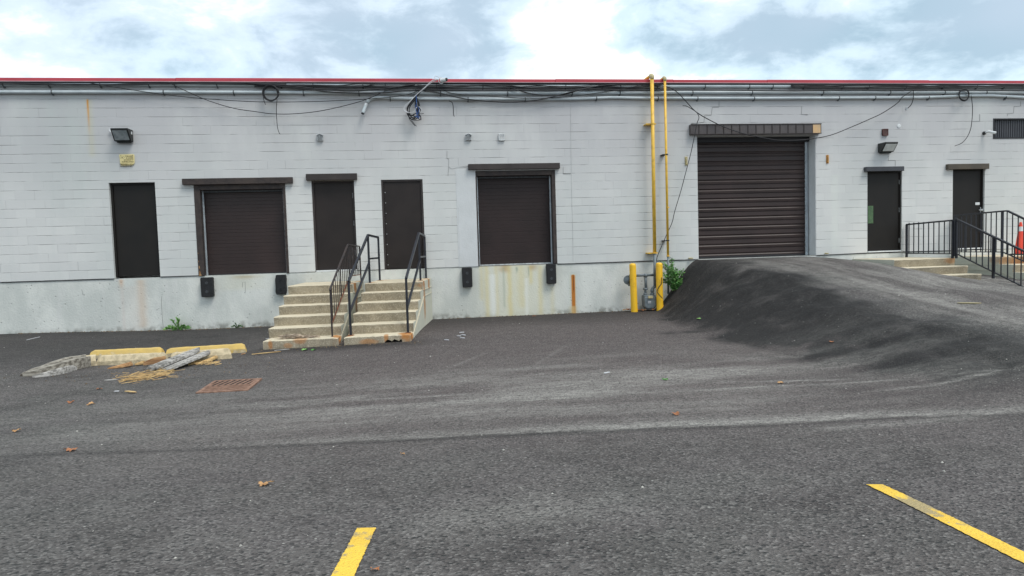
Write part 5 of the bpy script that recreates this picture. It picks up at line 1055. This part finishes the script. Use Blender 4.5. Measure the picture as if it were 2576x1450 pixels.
for k in range(8):      # far half: slanting bars
    xx = gx0+.04+k*(gx1-gx0-.08)/7.4; 
    mb.bar((min(xx, gx1-.05), ym+.03, gzc+.003), (min(xx+.07, gx1-.05), gy1-.05, gzc+.003), .034, .010)
mb.box(gx0+.04, gx1-.04, ym-.0, ym+.03, gzc-.002, gzc+.009); mb.build('bars', M['grate'], th)

# ------------------------------------------------------------------ plants
def leafcloud(mb, c_, d, size, r):
    u = d.normalized(); s_ = u.cross(Vector((r.uniform(-1, 1), r.uniform(-1, 1), r.uniform(.2, 1)))).normalized(); nn = u.cross(s_)
    mb.add([c_, c_+u*size*.45+s_*size*.22+nn*size*.05, c_+u*size, c_+u*size*.45-s_*size*.22+nn*size*.05], [(0, 1, 2), (0, 2, 3)])
r = random.Random(61); bx = W((1684, 745), -.35); base = Vector((6.30, -.36, gz1(6.30, -.36)-.02)); th = thing('shrub', base, 'leafy green shrub growing between the bollard and the asphalt ramp', 'shrub')
st = MB(); lf = MB(); lf2 = MB()
tops = [W((px, py), -.36) for px, py in [(1672, 668), (1664, 660), (1682, 652), (1690, 668), (1700, 680), (1712, 688), (1722, 682), (1716, 706), (1724, 712), (1668, 690), (1676, 676), (1706, 712), (1690, 690), (1668, 705), (1712, 722), (1683, 712), (1698, 728), (1720, 730)]]
for tp in tops:
    tp = Vector((tp.x+r.uniform(-.05, .05), -.36+r.uniform(-.22, .14), tp.z)); mid = base.lerp(tp, .5)+Vector((r.uniform(-.08, .08), r.uniform(-.05, .05), .08))
    P = smooth_path([base+Vector((r.uniform(-.04, .04), 0, 0)), mid, tp], 8); st.tube(P, .005, 5)
    for i, p in enumerate(P[3:]):
        for _ in range(7):
            d = Vector((r.uniform(-1, 1), r.uniform(-1, .6), r.uniform(-.3, .9))); q_ = p+d*.035*r.random()
            leafcloud(lf2 if r.random() < (.45 if i > len(P)*.5 else .15) else lf, q_, d, r.uniform(.045, .085), r)
st.build('stem', M['stem'], th); lf.build('foliage', M['leaf_g'], th); lf2.build('young_foliage', M['leaf_g2'], th)
def weed(px, h, n, label, seed, ls=.07):
    b0 = W(px, -.06); b0 = Vector((b0.x, -.08, gz1(b0.x, -.08)-.005)); r = random.Random(seed); th = thing('weed', b0, label, 'weed', 'weeds at the foot of the wall'); s2 = MB(); l2 = MB()
    for k in range(n):
        a = math.pi*(k+.5)/n+r.uniform(-.15, .15); tp = b0+Vector((math.cos(a)*h*1.2, -r.uniform(.0, .14), math.sin(a)*h*(.55 if abs(a-1.57) > .5 else 1.15)+.02)); P = smooth_path([b0, b0.lerp(tp, .5)+Vector((0, 0, .03)), tp], 5); s2.tube(P, .004, 5)
        for p in P[1:]:
            for _ in range(3): leafcloud(l2, p, (tp-b0).normalized()+Vector((r.uniform(-.8, .8), r.uniform(-.8, .3), r.uniform(-.4, .7))), ls*r.uniform(.6, 1.2), r)
    s2.build('stem', M['stem'], th); l2.build('leaves', M['leaf_g2'] if seed % 2 else M['leaf_g'], th)
weed((449, 832), .20, 9, 'bright green weed at the foot of the wall below the left dock door', 3, .075); weed((598, 826), .09, 5, 'tiny green weed at the wall foot left of the steps', 4, .04)

for o in S.objects:
    if '_o' in o: del o['_o']
